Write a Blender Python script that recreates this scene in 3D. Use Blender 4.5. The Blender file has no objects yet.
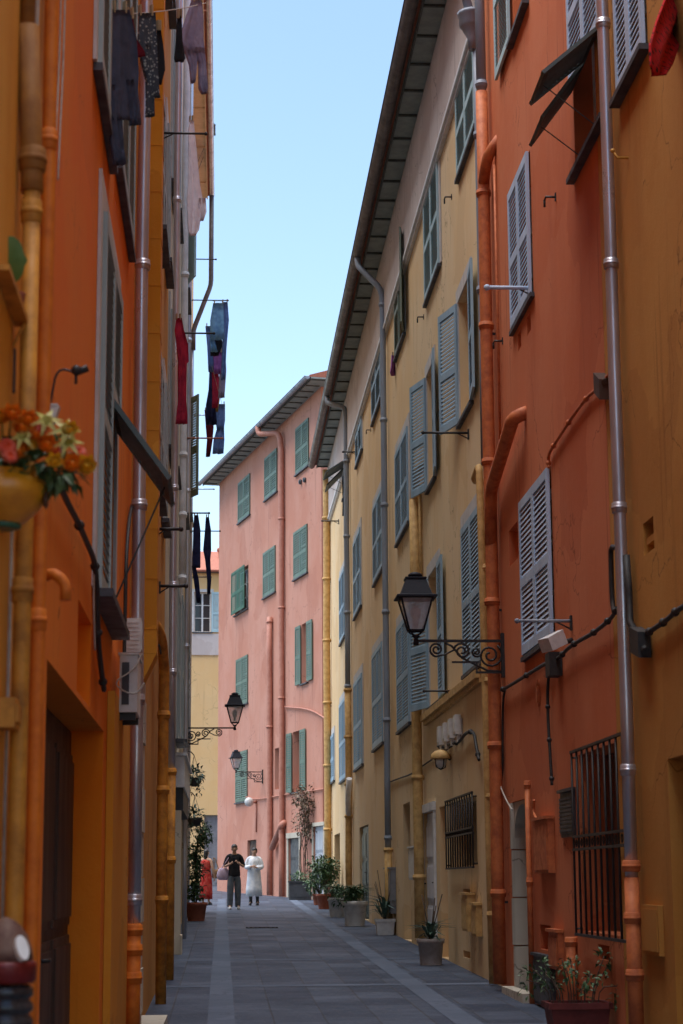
import bpy, bmesh, math, random
from math import sin, cos, pi, radians, tan, atan2, sqrt
from mathutils import Vector as V
random.seed(7)
S = bpy.context.scene
COL = S.collection
# ------------------------------------------------------------------ camera
FPX, PITCH, YAW, CAMZ = 1950.0, radians(10.74), radians(3.52), 1.6
ROLL = 0.0064
GRADE = 0.016
cam_d = bpy.data.cameras.new('camera'); cam = bpy.data.objects.new('camera', cam_d); COL.objects.link(cam)
cam_d.sensor_width = 36; cam_d.lens = FPX/1024*36; cam_d.clip_end = 4000; cam_d.clip_start = 0.1
cam_d.dof.use_dof = True; cam_d.dof.focus_distance = 30; cam_d.dof.aperture_fstop = 4.5
S.camera = cam
CF = V((sin(YAW)*cos(PITCH), cos(YAW)*cos(PITCH), sin(PITCH)))
CR = V((cos(YAW), -sin(YAW), 0)); CU = CR.cross(CF); C0 = V((0, 0, CAMZ))
CR, CU = CR*cos(ROLL)-CU*sin(ROLL), CU*cos(ROLL)+CR*sin(ROLL)
from mathutils import Matrix
cam.matrix_world = Matrix(((CR.x, CU.x, -CF.x, 0), (CR.y, CU.y, -CF.y, 0), (CR.z, CU.z, -CF.z, CAMZ), (0, 0, 0, 1)))
def ray(px, py): return CF + CR*((px-341.5)/FPX) + CU*((512-py)/FPX)
def at(px, py, Y):
    r = ray(px, py); return C0 + r*(Y/r.y)
def zat(X, Y, py):
    k = (512-py)/FPX; hf = X*CF.x+Y*CF.y; hu = X*CU.x+Y*CU.y
    return CAMZ+(k*hf-hu)/(CU.z-k*CF.z)
def gz(y): return GRADE*y
class Wall:
    """a vertical wall plane: p0 -> p1 in plan, n points to the street"""
    def __init__(s, p0, p1, n):
        s.p0 = V((p0[0], p0[1], 0)); d = V((p1[0], p1[1], 0))-s.p0; s.L = d.length; s.t = d.normalized()
        s.n = V((s.t.y, -s.t.x, 0));
        if s.n.dot(V((n[0], n[1], 0))) < 0: s.n = -s.n
        s.holes = []
    def pt(s, a, z, o=0.0):
        p = s.p0+s.t*a+s.n*o; return V((p.x, p.y, z))
    def hit(s, px, py, o=0.0):
        r = ray(px, py); b = s.p0+s.n*o
        k = (b-C0).dot(s.n)/r.dot(s.n); q = C0+r*k
        return (q-b).dot(s.t), q.z
    def at(s, px, py, o=0.0):
        a, z = s.hit(px, py, o); return s.pt(a, z, o)
    def z(s, a, py, o=0.0):
        p = s.pt(a, 0, o); return zat(p.x, p.y, py)
    def rect(s, x0, x1, yt, yb, o=0.03):
        ym = (yt+yb)/2; xm = (x0+x1)/2
        a, b = sorted((s.hit(x0, ym, o)[0], s.hit(x1, ym, o)[0])); m = s.hit(xm, ym, o)[0]
        return a, b, s.z(m, yb, o), s.z(m, yt, o)
# ------------------------------------------------------------------ materials
def nodes(name):
    m = bpy.data.materials.new(name); m.use_nodes = True
    nt = m.node_tree; return m, nt, nt.nodes['Principled BSDF']
def N(nt, t, **k):
    n = nt.nodes.new(t)
    for a, v in k.items():
        if a in n.inputs: n.inputs[a].default_value = v
        else: setattr(n, a, v)
    return n
def coords(nt, sc=(1, 1, 1)):
    g = N(nt, 'ShaderNodeNewGeometry'); mp = N(nt, 'ShaderNodeMapping'); mp.inputs['Scale'].default_value = sc
    nt.links.new(g.outputs['Position'], mp.inputs['Vector']); return mp.outputs[0]
def mixc(nt, f, a, b, mode='MIX'):
    n = nt.nodes.new('ShaderNodeMix'); n.data_type = 'RGBA'; n.blend_type = mode
    for i, x in ((0, f), (6, a), (7, b)):
        if hasattr(x, 'is_linked'): nt.links.new(x, n.inputs[i])
        else: n.inputs[i].default_value = (x if not isinstance(x, tuple) else (*x, 1))
    return n.outputs[2]
def ramp(nt, src, lo, hi, a=0.0, b=1.0):
    r = nt.nodes.new('ShaderNodeMapRange'); nt.links.new(src, r.inputs[0])
    for i, v in ((1, lo), (2, hi), (3, a), (4, b)): r.inputs[i].default_value = v
    return r.outputs[0]
def stucco(name, c, worn, stain, rough=0.93, amt=1.0):
    """painted render: cloudy fading, rain streaks, chipped flecks, fine grain"""
    m, nt, p = nodes(name); L = nt.links.new
    n1 = N(nt, 'ShaderNodeTexNoise', Scale=0.55, Detail=6.0, Roughness=0.62); L(coords(nt), n1.inputs['Vector'])
    n2 = N(nt, 'ShaderNodeTexNoise', Scale=1.0, Detail=5.0, Roughness=0.6); L(coords(nt, (1.3, 1.3, 0.22)), n2.inputs['Vector'])
    n3 = N(nt, 'ShaderNodeTexNoise', Scale=7.0, Detail=7.0, Roughness=0.7); L(coords(nt), n3.inputs['Vector'])
    n4 = N(nt, 'ShaderNodeTexNoise', Scale=60.0, Detail=4.0); L(coords(nt), n4.inputs['Vector'])
    col = mixc(nt, ramp(nt, n1.outputs[0], 0.40, 0.60, 0, 0.85*amt), c, worn)
    col = mixc(nt, ramp(nt, n2.outputs[0], 0.54, 0.8, 0, 0.5*amt), col, stain)
    col = mixc(nt, ramp(nt, n3.outputs[0], 0.57, 0.70, 0, 0.5*amt), col, worn)
    # repaired patches, hairline cracks and thin drip streaks
    wv = N(nt, 'ShaderNodeTexNoise', Scale=1.7, Detail=4.0); L(coords(nt), wv.inputs['Vector'])
    dis = nt.nodes.new('ShaderNodeVectorMath'); dis.operation = 'MULTIPLY_ADD'; L(wv.outputs['Color'], dis.inputs[0]); dis.inputs[1].default_value = (0.9, 0.9, 0.9); L(coords(nt), dis.inputs[2])
    vc = N(nt, 'ShaderNodeTexVoronoi', Scale=0.75); L(dis.outputs[0], vc.inputs['Vector']); sp = nt.nodes.new('ShaderNodeSeparateColor'); L(vc.outputs['Color'], sp.inputs[0])
    col = mixc(nt, ramp(nt, sp.outputs[0], 0.70, 0.74, 0, 0.34*amt), col, worn); col = mixc(nt, ramp(nt, sp.outputs[1], 0.78, 0.82, 0, 0.30*amt), col, stain)
    ve = N(nt, 'ShaderNodeTexVoronoi', Scale=0.55, feature='DISTANCE_TO_EDGE'); L(dis.outputs[0], ve.inputs['Vector'])
    mk = nt.nodes.new('ShaderNodeMath'); mk.operation = 'MULTIPLY'; L(ramp(nt, ve.outputs['Distance'], 0.0, 0.006, 0.75, 0), mk.inputs[0]); L(ramp(nt, n1.outputs[0], 0.46, 0.56), mk.inputs[1])
    col = mixc(nt, mk.outputs[0], col, tuple(x*0.45 for x in stain))
    n5 = N(nt, 'ShaderNodeTexNoise', Scale=1.0, Detail=3.0, Roughness=0.5); L(coords(nt, (7, 7, 0.3)), n5.inputs['Vector'])
    mk2 = nt.nodes.new('ShaderNodeMath'); mk2.operation = 'MULTIPLY'; L(ramp(nt, n5.outputs[0], 0.60, 0.70, 0, 0.45*amt), mk2.inputs[0]); L(ramp(nt, n1.outputs[0], 0.40, 0.58), mk2.inputs[1])
    col = mixc(nt, mk2.outputs[0], col, tuple(x*0.6 for x in stain))
    L(col, p.inputs['Base Color']); p.inputs['Roughness'].default_value = rough
    p.inputs['Specular IOR Level'].default_value = 0.2
    b = N(nt, 'ShaderNodeBump', Strength=0.35, Distance=0.012)
    ad = nt.nodes.new('ShaderNodeMath'); ad.operation = 'MULTIPLY_ADD'; L(n4.outputs[0], ad.inputs[0]); ad.inputs[1].default_value = 0.35; L(n3.outputs[0], ad.inputs[2])
    L(ad.outputs[0], b.inputs['Height']); L(b.outputs[0], p.inputs['Normal'])
    return m
def paint(name, c, c2=None, rough=0.55, metal=0.0, scale=6.0, bump=0.15, streak=False, spec=0.4):
    m, nt, p = nodes(name); L = nt.links.new
    c2 = c2 or tuple(x*0.62 for x in c)
    n = N(nt, 'ShaderNodeTexNoise', Scale=scale, Detail=6.0, Roughness=0.65); L(coords(nt, (1, 1, 0.2) if streak else (1, 1, 1)), n.inputs['Vector'])
    L(mixc(nt, ramp(nt, n.outputs[0], 0.4, 0.7), c, c2), p.inputs['Base Color'])
    L(ramp(nt, n.outputs[0], 0.3, 0.7, rough-0.1, min(1, rough+0.12)), p.inputs['Roughness'])
    p.inputs['Metallic'].default_value = metal; p.inputs['Specular IOR Level'].default_value = spec
    if bump:
        b = N(nt, 'ShaderNodeBump', Strength=bump, Distance=0.006); L(n.outputs[0], b.inputs['Height']); L(b.outputs[0], p.inputs['Normal'])
    return m
def cloth_m(name, c, c2=None, scale=9.0, pattern=False):
    m, nt, p = nodes(name); L = nt.links.new
    c2 = c2 or tuple(x*0.7 for x in c)
    if pattern:
        n = N(nt, 'ShaderNodeTexVoronoi', Scale=scale); src = n.outputs['Distance']; L(coords(nt), n.inputs['Vector']); f = ramp(nt, src, 0.28, 0.34)
    else:
        n = N(nt, 'ShaderNodeTexNoise', Scale=scale, Detail=4.0); L(coords(nt), n.inputs['Vector']); f = ramp(nt, n.outputs[0], 0.35, 0.65)
    L(mixc(nt, f, c, c2), p.inputs['Base Color']); p.inputs['Roughness'].default_value = 0.95; p.inputs['Specular IOR Level'].default_value = 0.15
    w = N(nt, 'ShaderNodeTexNoise', Scale=26.0, Detail=3.0); L(coords(nt, (1, 1, 0.5)), w.inputs['Vector'])
    b = N(nt, 'ShaderNodeBump', Strength=0.5, Distance=0.02); L(w.outputs[0], b.inputs['Height']); L(b.outputs[0], p.inputs['Normal'])
    return m
def leaf_m(name, c, c2):
    m, nt, p = nodes(name); L = nt.links.new
    n = N(nt, 'ShaderNodeTexNoise', Scale=14.0, Detail=3.0); L(coords(nt), n.inputs['Vector'])
    L(mixc(nt, ramp(nt, n.outputs[0], 0.35, 0.65), c, c2), p.inputs['Base Color'])
    p.inputs['Roughness'].default_value = 0.5; p.inputs['Transmission Weight'].default_value = 0.0
    return m
def glass_m(name, c=(0.03, 0.035, 0.04), rough=0.08):
    m, nt, p = nodes(name); p.inputs['Base Color'].default_value = (*c, 1); p.inputs['Roughness'].default_value = rough
    n = N(nt, 'ShaderNodeTexNoise', Scale=2.0); nt.links.new(coords(nt), n.inputs['Vector'])
    b = N(nt, 'ShaderNodeBump', Strength=0.08, Distance=0.02); nt.links.new(n.outputs[0], b.inputs['Height']); nt.links.new(b.outputs[0], p.inputs['Normal'])
    return m
def clear_m(name):
    m, nt, p = nodes(name); L = nt.links.new
    n = N(nt, 'ShaderNodeTexNoise', Scale=9.0, Detail=5.0); L(coords(nt), n.inputs['Vector'])
    L(mixc(nt, ramp(nt, n.outputs[0], 0.4, 0.65), (0.8, 0.82, 0.85), (0.6, 0.6, 0.62)), p.inputs['Base Color'])
    p.inputs['Roughness'].default_value = 0.15; p.inputs['Alpha'].default_value = 0.42; return m
M = {}
# ------------------------------------------------------------------ mesh builder
class MB:
    def __init__(s): s.v = []; s.f = []; s.sm = []; s.mi = []; s.cm = 0
    def quad(s, *p):
        i = len(s.v); s.v += [V(q) for q in p]; s.f.append(tuple(range(i, i+len(p)))); s.sm.append(False); s.mi.append(s.cm)
    def obox(s, c, a, b, d):
        """box by centre and three half vectors"""
        i = len(s.v)
        for k in (-1, 1):
            for j in (-1, 1):
                for h in (-1, 1): s.v.append(c+a*h+b*j+d*k)
        fl = ((0, 2, 3, 1), (4, 5, 7, 6), (0, 1, 5, 4), (2, 6, 7, 3), (0, 4, 6, 2), (1, 3, 7, 5))
        if a.cross(b).dot(d) < 0: fl = tuple(tuple(reversed(q)) for q in fl)
        for q in fl: s.f.append(tuple(i+x for x in q)); s.sm.append(False); s.mi.append(s.cm)
    def wbox(s, w, s0, s1, z0, z1, o0, o1):
        """box on a wall: along, up, out"""
        s.obox(w.pt((s0+s1)/2, (z0+z1)/2, (o0+o1)/2), w.t*((s1-s0)/2), V((0, 0, (z1-z0)/2)), w.n*((o1-o0)/2))
    def box(s, c, sx, sy, sz, rz=0.0):
        s.obox(V(c), V((cos(rz), sin(rz), 0))*(sx/2), V((-sin(rz), cos(rz), 0))*(sy/2), V((0, 0, sz/2)))
    def tube(s, pts, r, n=10, cap=True, smooth=True):
        pts = [V(p) for p in pts]; R = r if isinstance(r, (list, tuple)) else [r]*len(pts)
        i0 = len(s.v); up = None
        for k, p in enumerate(pts):
            d = (pts[min(k+1, len(pts)-1)]-pts[max(k-1, 0)]).normalized()
            if up is None: up = V((1, 0, 0)) if abs(d.x) < 0.8 else V((0, 1, 0))
            a = (up-d*up.dot(d)).normalized(); b = d.cross(a); up = a
            for j in range(n): s.v.append(p+(a*cos(2*pi*j/n)+b*sin(2*pi*j/n))*R[k])
        for k in range(len(pts)-1):
            for j in range(n):
                a = i0+k*n+j; b = i0+k*n+(j+1) % n
                s.f.append((a, b, b+n, a+n)); s.sm.append(smooth); s.mi.append(s.cm)
        if cap:
            s.f.append(tuple(i0+j for j in reversed(range(n)))); s.sm.append(False); s.mi.append(s.cm)
            e = i0+(len(pts)-1)*n; s.f.append(tuple(e+j for j in range(n))); s.sm.append(False); s.mi.append(s.cm)
    def lathe(s, c, prof, n=24, sx=1.0, sy=1.0, rot=0.0, smooth=True, fold=0.0, nf=9, cap=True):
        """rings of (radius, z)"""
        i0 = len(s.v); c = V(c)
        for k, (r, z) in enumerate(prof):
            for j in range(n):
                t = 2*pi*j/n+rot; q = r*(1+fold*sin(nf*t+k*0.35)*min(1, k/3.0))
                s.v.append(c+V((q*sx*cos(t), q*sy*sin(t), z)))
        for k in range(len(prof)-1):
            for j in range(n):
                a = i0+k*n+j; b = i0+k*n+(j+1) % n
                s.f.append((a, b, b+n, a+n)); s.sm.append(smooth); s.mi.append(s.cm)
        if cap:
            s.f.append(tuple(i0+j for j in reversed(range(n)))); s.sm.append(False); s.mi.append(s.cm)
            e = i0+(len(prof)-1)*n; s.f.append(tuple(e+j for j in range(n))); s.sm.append(False); s.mi.append(s.cm)
    def ball(s, c, r, n=10, sx=1, sy=1, sz=1):
        s.lathe(c, [(max(r*sin(pi*k/n), r*0.02), -r*cos(pi*k/n)*sz) for k in range(n+1)], n=max(8, n), sx=sx, sy=sy)
    def leaf(s, p, d, up, L, W, bend=0.25):
        d = d.normalized(); side = d.cross(up)
        if side.length < 1e-3: side = d.cross(V((1, 0, 0.1)))
        side.normalize(); nn = side.cross(d)
        a = p; m = p+d*(L*0.5)+nn*(L*bend*0.3); e = p+d*L-nn*(L*bend*0.4)
        i = len(s.v); s.v += [a, m-side*(W/2)+nn*W*0.15, m, m+side*(W/2)+nn*W*0.15, e]
        for q in ((i, i+1, i+2), (i, i+2, i+3), (i+1, i+4, i+2), (i+2, i+4, i+3)): s.f.append(q); s.sm.append(False); s.mi.append(s.cm)
    def build(s, name, mats, parent=None):
        me = bpy.data.meshes.new(name)
        o0 = parent_loc(parent) if parent else V((0, 0, 0))
        me.from_pydata([tuple(q-o0) for q in s.v], [], s.f); me.update()
        for m in (mats if isinstance(mats, (list, tuple)) else [mats]): me.materials.append(m)
        me.polygons.foreach_set('use_smooth', s.sm); me.polygons.foreach_set('material_index', s.mi)
        ob = bpy.data.objects.new(name, me); COL.objects.link(ob)
        if parent: ob.parent = parent
        return ob
def parent_loc(o):
    p = V((0, 0, 0))
    while o: p += o.location; o = o.parent
    return p
def tag(o, label=None, cat=None, group=None, kind=None):
    for k, v in (('label', label), ('category', cat), ('group', group), ('kind', kind)):
        if v: o[k] = v
    return o
def thing(name, loc, label, cat, group=None):
    o = bpy.data.objects.new(name, None); COL.objects.link(o); o.location = loc; o.empty_display_size = 0.2
    return tag(o, label, cat, group)
Z = V((0, 0, 1))
# ------------------------------------------------------------------ wall with real openings
def wall_mesh(mb, w, z0, z1, depth=0.3, s0=0.0, s1=None, zf=None):
    s1 = w.L if s1 is None else s1
    H = [h for h in w.holes]
    ss = sorted({s0, s1, *[min(max(x, s0), s1) for h in H for x in h[:2]]}); zs = sorted({z0, z1, *[min(max(x, z0), z1) for h in H for x in h[2:4]]})
    for i in range(len(ss)-1):
        for j in range(len(zs)-1):
            if ss[i+1]-ss[i] < 1e-5 or zs[j+1]-zs[j] < 1e-5: continue
            ms, mz = (ss[i]+ss[i+1])/2, (zs[j]+zs[j+1])/2
            if any(h[0] < ms < h[1] and h[2] < mz < h[3] for h in H): continue
            mb.quad(w.pt(ss[i], zs[j]), w.pt(ss[i+1], zs[j]), w.pt(ss[i+1], zs[j+1]), w.pt(ss[i], zs[j+1]))
    for h in H:
        a, b, c, d = h[:4]; dp = -(h[4] if len(h) > 4 else depth)
        mb.quad(w.pt(a, c), w.pt(a, c, dp), w.pt(a, d, dp), w.pt(a, d)); mb.quad(w.pt(b, c), w.pt(b, d), w.pt(b, d, dp), w.pt(b, c, dp))
        mb.quad(w.pt(a, c), w.pt(b, c), w.pt(b, c, dp), w.pt(a, c, dp)); mb.quad(w.pt(a, d), w.pt(a, d, dp), w.pt(b, d, dp), w.pt(b, d))
        if len(h) > 5: mb.quad(w.pt(a, c, dp), w.pt(b, c, dp), w.pt(b, d, dp), w.pt(a, d, dp))
def shell(mb, w, z0, z1, thick):
    """sides, back and top that close a building behind its facade"""
    a, b, c, d = w.pt(0, 0), w.pt(w.L, 0), w.pt(w.L, 0, -thick), w.pt(0, 0, -thick)
    P = lambda q, z: V((q.x, q.y, z))
    for p, q in ((b, c), (c, d), (d, a)): mb.quad(P(p, z0), P(q, z0), P(q, z1), P(p, z1))
    mb.quad(P(a, z1), P(b, z1), P(c, z1), P(d, z1))
# ------------------------------------------------------------------ shutters and windows
def leaf_panel(mb, O, a, n, w, h, step=0.055, sl=0.36):
    """louvred leaf: O lower hinge corner, a along its width, n its face normal"""
    th = 0.017; st = min(0.07, w*0.16); C = lambda u, z: O+a*u+Z*z
    for u in (st/2, w-st/2): mb.obox(C(u, h/2), a*(st/2), Z*(h/2), n*th)
    rails = [0.05, h*0.46, h-0.05] if h > 1.2 else [0.05, h-0.05]
    for z in rails: mb.obox(C(w/2, z), a*((w-2*st)/2), Z*0.05, n*(th-0.001))
    for k in range(len(rails)-1):
        z0, z1 = rails[k]+0.05, rails[k+1]-0.05; m = max(2, int((z1-z0)/step)); dz = (z1-z0)/m
        for i in range(m):
            mb.obox(C(w/2, z0+dz*(i+0.5)), a*((w-2*st)/2), (n*0.30-Z*0.954)*(dz*sl), (n*0.954+Z*0.30)*0.004)
def window(w, parent, rc, style='closed', sm='sh_blue', surround=0.0, sill=0.0, label=None, recess=-0.032, depth=0.26, frame='white', pane=True, wide_sill=0.08, sur_m='trim', sillm='sill', step=0.055, flat=(1, 1), perp=(0, 0), flap=None, lw_=0.72, fl=(1, 1), sl=0.36):
    s0, s1, z0, z1 = rc; hole = (s0, s1, z0, z1, depth); w.holes.append(hole)
    mb = MB()
    if surround:
        e = surround; p0, p1 = 0.002, 0.022
        mb.wbox(w, s0-e, s0, z0, z1, p0, p1); mb.wbox(w, s1, s1+e, z0, z1, p0, p1); mb.wbox(w, s0-e, s1+e, z1, z1+e*1.2, p0, p1)
    mb.cm = 1; f = 0.055; d0, d1 = -depth+0.01, -depth+0.07
    mb.wbox(w, s0+0.002, s0+f, z0+0.002, z1-0.002, d0, d1); mb.wbox(w, s1-f, s1-0.002, z0+0.002, z1-0.002, d0, d1)
    mb.wbox(w, s0+f, s1-f, z1-f, z1-0.002, d0, d1); mb.wbox(w, s0+f, s1-f, z0+0.002, z0+f, d0, d1)
    mb.wbox(w, (s0+s1)/2-0.04, (s0+s1)/2+0.04, z0+f, z1-f, d0+0.002, d1-0.002)
    for q in (0.36, 0.68): mb.wbox(w, s0+f, s1-f, z0+(z1-z0)*q-0.015, z0+(z1-z0)*q+0.015, d0+0.01, d1-0.01)
    win = mb.build('window', [M[sur_m], M[frame]], parent)
    if label: win['label'] = label
    g = MB(); g.wbox(w, s0+0.004, s1-0.004, z0+0.004, z1-0.004, -depth-0.03, -depth+0.006); g.build('pane', M['pane'], win)
    if sill:
        q = MB(); q.wbox(w, s0-wide_sill, s1+wide_sill, z0-0.05, z0-0.002, 0.003, sill); q.build('sill', M[sillm], win)
    ws = (s1-s0)/2; h = z1-z0; zz = z0+0.015; hh = h-0.03
    def lf(O, a, n, ww, nm='shutter', h_=None, lab=None):
        q = MB(); leaf_panel(q, O, a, n, ww, h_ or hh, step, sl); o = q.build(nm, M[sm], win)
        if lab: o['label'] = lab
        return o
    if style == 'closed':
        lf(w.pt(s0+0.01, zz, -recess), w.t, w.n, ws-0.014); lf(w.pt(s1-0.01, zz, -recess), -w.t, w.n, ws-0.014)
    elif style == 'half':
        lf(w.pt(s1-0.01, zz, -recess), -w.t, w.n, ws-0.014); an = radians(perp[0]); lf(w.pt(s0, zz, 0.035), w.n*sin(an)-w.t*cos(an), w.n*cos(an)+w.t*sin(an), lw_)
    elif style == 'open':
        for k, (hs, sg) in enumerate(((s0, -1), (s1, 1))):
            if perp[k]:
                an = radians(perp[k]); a = (w.n*sin(an)+w.t*sg*cos(an)); n = (w.n*cos(an)-w.t*sg*sin(an))
                lf(w.pt(hs, zz, 0.035), a, n, lw_)
            elif flat[k]:
                lf(w.pt(hs+sg*0.02, zz, 0.05), w.t*sg, w.n, lw_)
    elif style == 'flap':
        # leaves shut above, the lower panels swung out on stays
        zf = z0+h*flap[0]
        for q_, (hs, sg) in enumerate(((s0+0.01, 1), (s1-0.01, -1))):
            if not fl[q_]: lf(w.pt(hs, zz, -recess), w.t*sg, w.n, ws-0.014); continue
            lf(w.pt(hs, zf, -recess), w.t*sg, w.n, ws-0.014, h_=z1-zf-0.015)
            q = MB(); an = radians(flap[1]+(9 if q_ == 0 else -4)); up = -(Z*cos(an))+w.n*sin(an); nn = w.n*cos(an)+Z*sin(an)
            O = w.pt(hs, zf-0.01, 0.03); L = flap[2]; C = lambda u, v: O+w.t*(sg*u)+up*v; ww = ws-0.014
            for u in (0.04, ww-0.04): q.obox(C(u, L/2), w.t*0.035, up*(L/2), nn*0.016)
            for v in (0.04, L-0.04): q.obox(C(ww/2, v), w.t*(ww/2-0.08), up*0.035, nn*0.015)
            m = int((L-0.16)/0.05)
            for i in range(m): q.obox(C(ww/2, 0.08+(L-0.16)*(i+0.5)/m), w.t*(ww/2-0.08), (up*0.8+nn*0.6)*0.024, (nn*0.8-up*0.6)*0.004)
            q.tube([C(ww/2, L*0.9), w.pt((s0+s1)/2+(-sg)*ws*0.5, z0+0.05, 0.01)], 0.006, 6)
            q.build('shutter_flap', M['sh_shaded'], win)['label'] = 'lower shutter panel propped outward, coloured as its shaded underside'
    return win
def hole_door(w, parent, rc, dm='door_brown', recess=0.2, label=None, frame=None, leaves=1, handle=True, panels=3, threshold=True):
    s0, s1, z0, z1 = rc; w.holes.append((s0, s1, z0-0.02, z1, recess+0.06)); mb = MB()
    mb.wbox(w, s0+0.01, s1-0.01, z0, z1-0.01, -recess-0.06, -recess)
    ww = (s1-s0)/leaves
    for k in range(leaves):
        a, b = s0+ww*k+0.05, s0+ww*(k+1)-0.05
        for i in range(panels):
            q0 = z0+0.1+(z1-z0-0.2)*i/panels; q1 = z0+0.04+(z1-z0-0.2)*(i+1)/panels
            mb.wbox(w, a+0.04, b-0.04, q0, q1, -recess+0.001, -recess+0.016); mb.wbox(w, a+0.08, b-0.08, q0+0.05, q1-0.05, -recess+0.017, -recess+0.03)
    d = mb.build('door', M[dm], parent)
    if label: d['label'] = label
    if handle:
        q = MB(); hs = s0+(s1-s0)*(0.12 if leaves == 1 else 0.46); q.tube([w.pt(hs, z0+1.05, -recess+0.02), w.pt(hs, z0+1.05, -recess+0.07), w.pt(hs+0.12, z0+1.05, -recess+0.07)], 0.012, 6)
        q.wbox(w, hs-0.03, hs+0.03, z0+0.93, z0+1.13, -recess+0.03, -recess+0.036); q.build('handle', M['iron'], d)
    if frame:
        fr, fw = frame; q = MB()
        q.wbox(w, s0-fw, s0, z0, z1, 0.002, 0.04); q.wbox(w, s1, s1+fw, z0, z1, 0.002, 0.04); q.wbox(w, s0-fw-0.02, s1+fw+0.02, z1, z1+fw, 0.002, 0.055)
        q.build('door_frame', M[fr], parent)
    return d
def grille(w, parent, rc, nb=8, mat='iron', rings=True):
    s0, s1, z0, z1 = rc; w.holes.append((s0+0.03, s1-0.03, z0+0.03, z1-0.03, 0.28, 1)); mb = MB()
    for k in range(nb+1):
        s = s0+(s1-s0)*k/nb; mb.tube([w.pt(s, z0, 0.06), w.pt(s, z1, 0.06)], 0.011, 6)
    for q in (0.0, 0.46, 0.53, 1.0): mb.wbox(w, s0-0.015, s1+0.015, z0+(z1-z0)*q-0.012, z0+(z1-z0)*q+0.012, 0.045, 0.075)
    for s in (s0, s1):
        for z in (z0+0.05, z1-0.05): mb.tube([w.pt(s, z, -0.02), w.pt(s, z, 0.06)], 0.01, 6)
    for k in range(nb):
        s = s0+(s1-s0)*(k+0.5)/nb; zc = z0+(z1-z0)*0.495
        mb.tube([w.pt(s+0.035*cos(t*pi/4), zc+0.035*sin(t*pi/4), 0.06) for t in range(9)], 0.006, 5, cap=False)
    g = mb.build('window_grille', M[mat], parent)
    q = MB(); q.wbox(w, s0+0.035, s1-0.035, z0+0.035, z1-0.035, -0.275, -0.24); q.build('pane', M['pane'], g)
    return g
# ------------------------------------------------------------------ pipes and cables
def smooth_path(pts, it=2):
    for _ in range(it):
        q = [pts[0]]
        for a, b in zip(pts, pts[1:]): q += [a*0.75+b*0.25, a*0.25+b*0.75]
        q.append(pts[-1]); pts = q
    return pts
def pipe(name, pts, r, mat, parent, collars=(), label=None, n=12, bend=1):
    mb = MB(); pts = [V(p) for p in pts]
    P = []
    for i, p in enumerate(pts):
        if 0 < i < len(pts)-1:
            a, b = pts[i-1]-p, pts[i+1]-p; k = min(r*2.2, a.length*0.45, b.length*0.45)
            A, B = p+a.normalized()*k, p+b.normalized()*k
            P += [A, A*0.25+p*0.5+B*0.25, B] if (a.normalized()+b.normalized()).length > 0.05 else [p]
        else: P.append(p)
    rj = random.Random(len(pts)*31+int(abs(pts[0].y)*100)); Q = [P[0]]
    for a, b in zip(P, P[1:]):                      # slightly crooked lengths of pipe
        m = int((b-a).length/1.3)
        for i in range(1, m): Q.append(a+(b-a)*(i/m)+V((rj.uniform(-1, 1), rj.uniform(-1, 1), 0))*r*0.13)
        Q.append(b)
    mb.tube(Q, [r*rj.uniform(0.975, 1.025) for _ in Q], n)
    for c in collars:
        c = V(c[:3]); mb.tube([c-Z*0.045, c-Z*0.04, c+Z*0.04, c+Z*0.045], [r*1.02, r*1.2, r*1.2, r*1.02], n)
        mb.tube([c-Z*0.012, c+Z*0.012], [r*1.28, r*1.28], n)
    o = mb.build(name, M[mat], parent)
    if label: o['label'] = label
    return o
def vpipe(w, parent, px, py, yt, yb, r, mat, o=None, every=1.4, label=None, name='drainpipe', brackets=True):
    """vertical pipe through pixel column px (read at row py) between rows yt and yb"""
    o = o or r+0.035; s = w.hit(px, py, o)[0]; z1, z0 = w.z(s, yt, o), w.z(s, yb, o)
    cs = []; z = z0+every*0.6
    while z < z1-0.2: cs.append(w.pt(s, z, o)); z += every
    p = pipe(name, [w.pt(s, z0, o), w.pt(s, z1, o)], r, mat, parent, cs, label)
    if brackets:
        q = MB()
        for c in cs[::2]: q.obox(c-w.n*(o/2)-Z*0.1, w.t*0.02, w.n*(o/2), Z*0.012)
        if cs: q.build('pipe_bracket', M['iron'], p)
    return s, z0, z1
def cable(pts, r, mat, label, name='cable', cat='cable', n=6, ties=0, parent=None):
    mb = MB(); P = smooth_path([V(p) for p in pts]); mb.tube(P, r, n)
    for k in range(ties):
        p = P[int((k+0.5)*len(P)/ties)]; mb.ball(p, r*1.7, 6)
    o = mb.build(name, M[mat], parent)
    return tag(o, label, None if parent else cat)
# ------------------------------------------------------------------ the palette (base colours; shaded copies are marked)
M['ochre'] = stucco('ochre render', (0.50, 0.22, 0.045), (0.56, 0.28, 0.07), (0.36, 0.14, 0.03))
M['ochre_door'] = paint('ochre paint', (0.62, 0.33, 0.06), (0.5, 0.24, 0.04), 0.6)
M['red'] = stucco('red render', (0.59, 0.165, 0.064), (0.63, 0.215, 0.10), (0.42, 0.095, 0.04))
M['red_paint'] = paint('red orange paint', (0.58, 0.165, 0.05), (0.36, 0.09, 0.035), 0.65, scale=10)
M['yellow'] = stucco('yellow render', (0.77, 0.54, 0.29), (0.79, 0.60, 0.37), (0.62, 0.39, 0.18))
M['yellow_paint'] = paint('yellow paint', (0.64, 0.40, 0.15), (0.42, 0.24, 0.08), 0.65, scale=9)
M['pink'] = stucco('pink render', (0.49, 0.215, 0.148), (0.54, 0.27, 0.20), (0.38, 0.145, 0.095))
M['pink_paint'] = paint('pink paint', (0.48, 0.205, 0.142), (0.38, 0.145, 0.095), 0.55)
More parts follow.
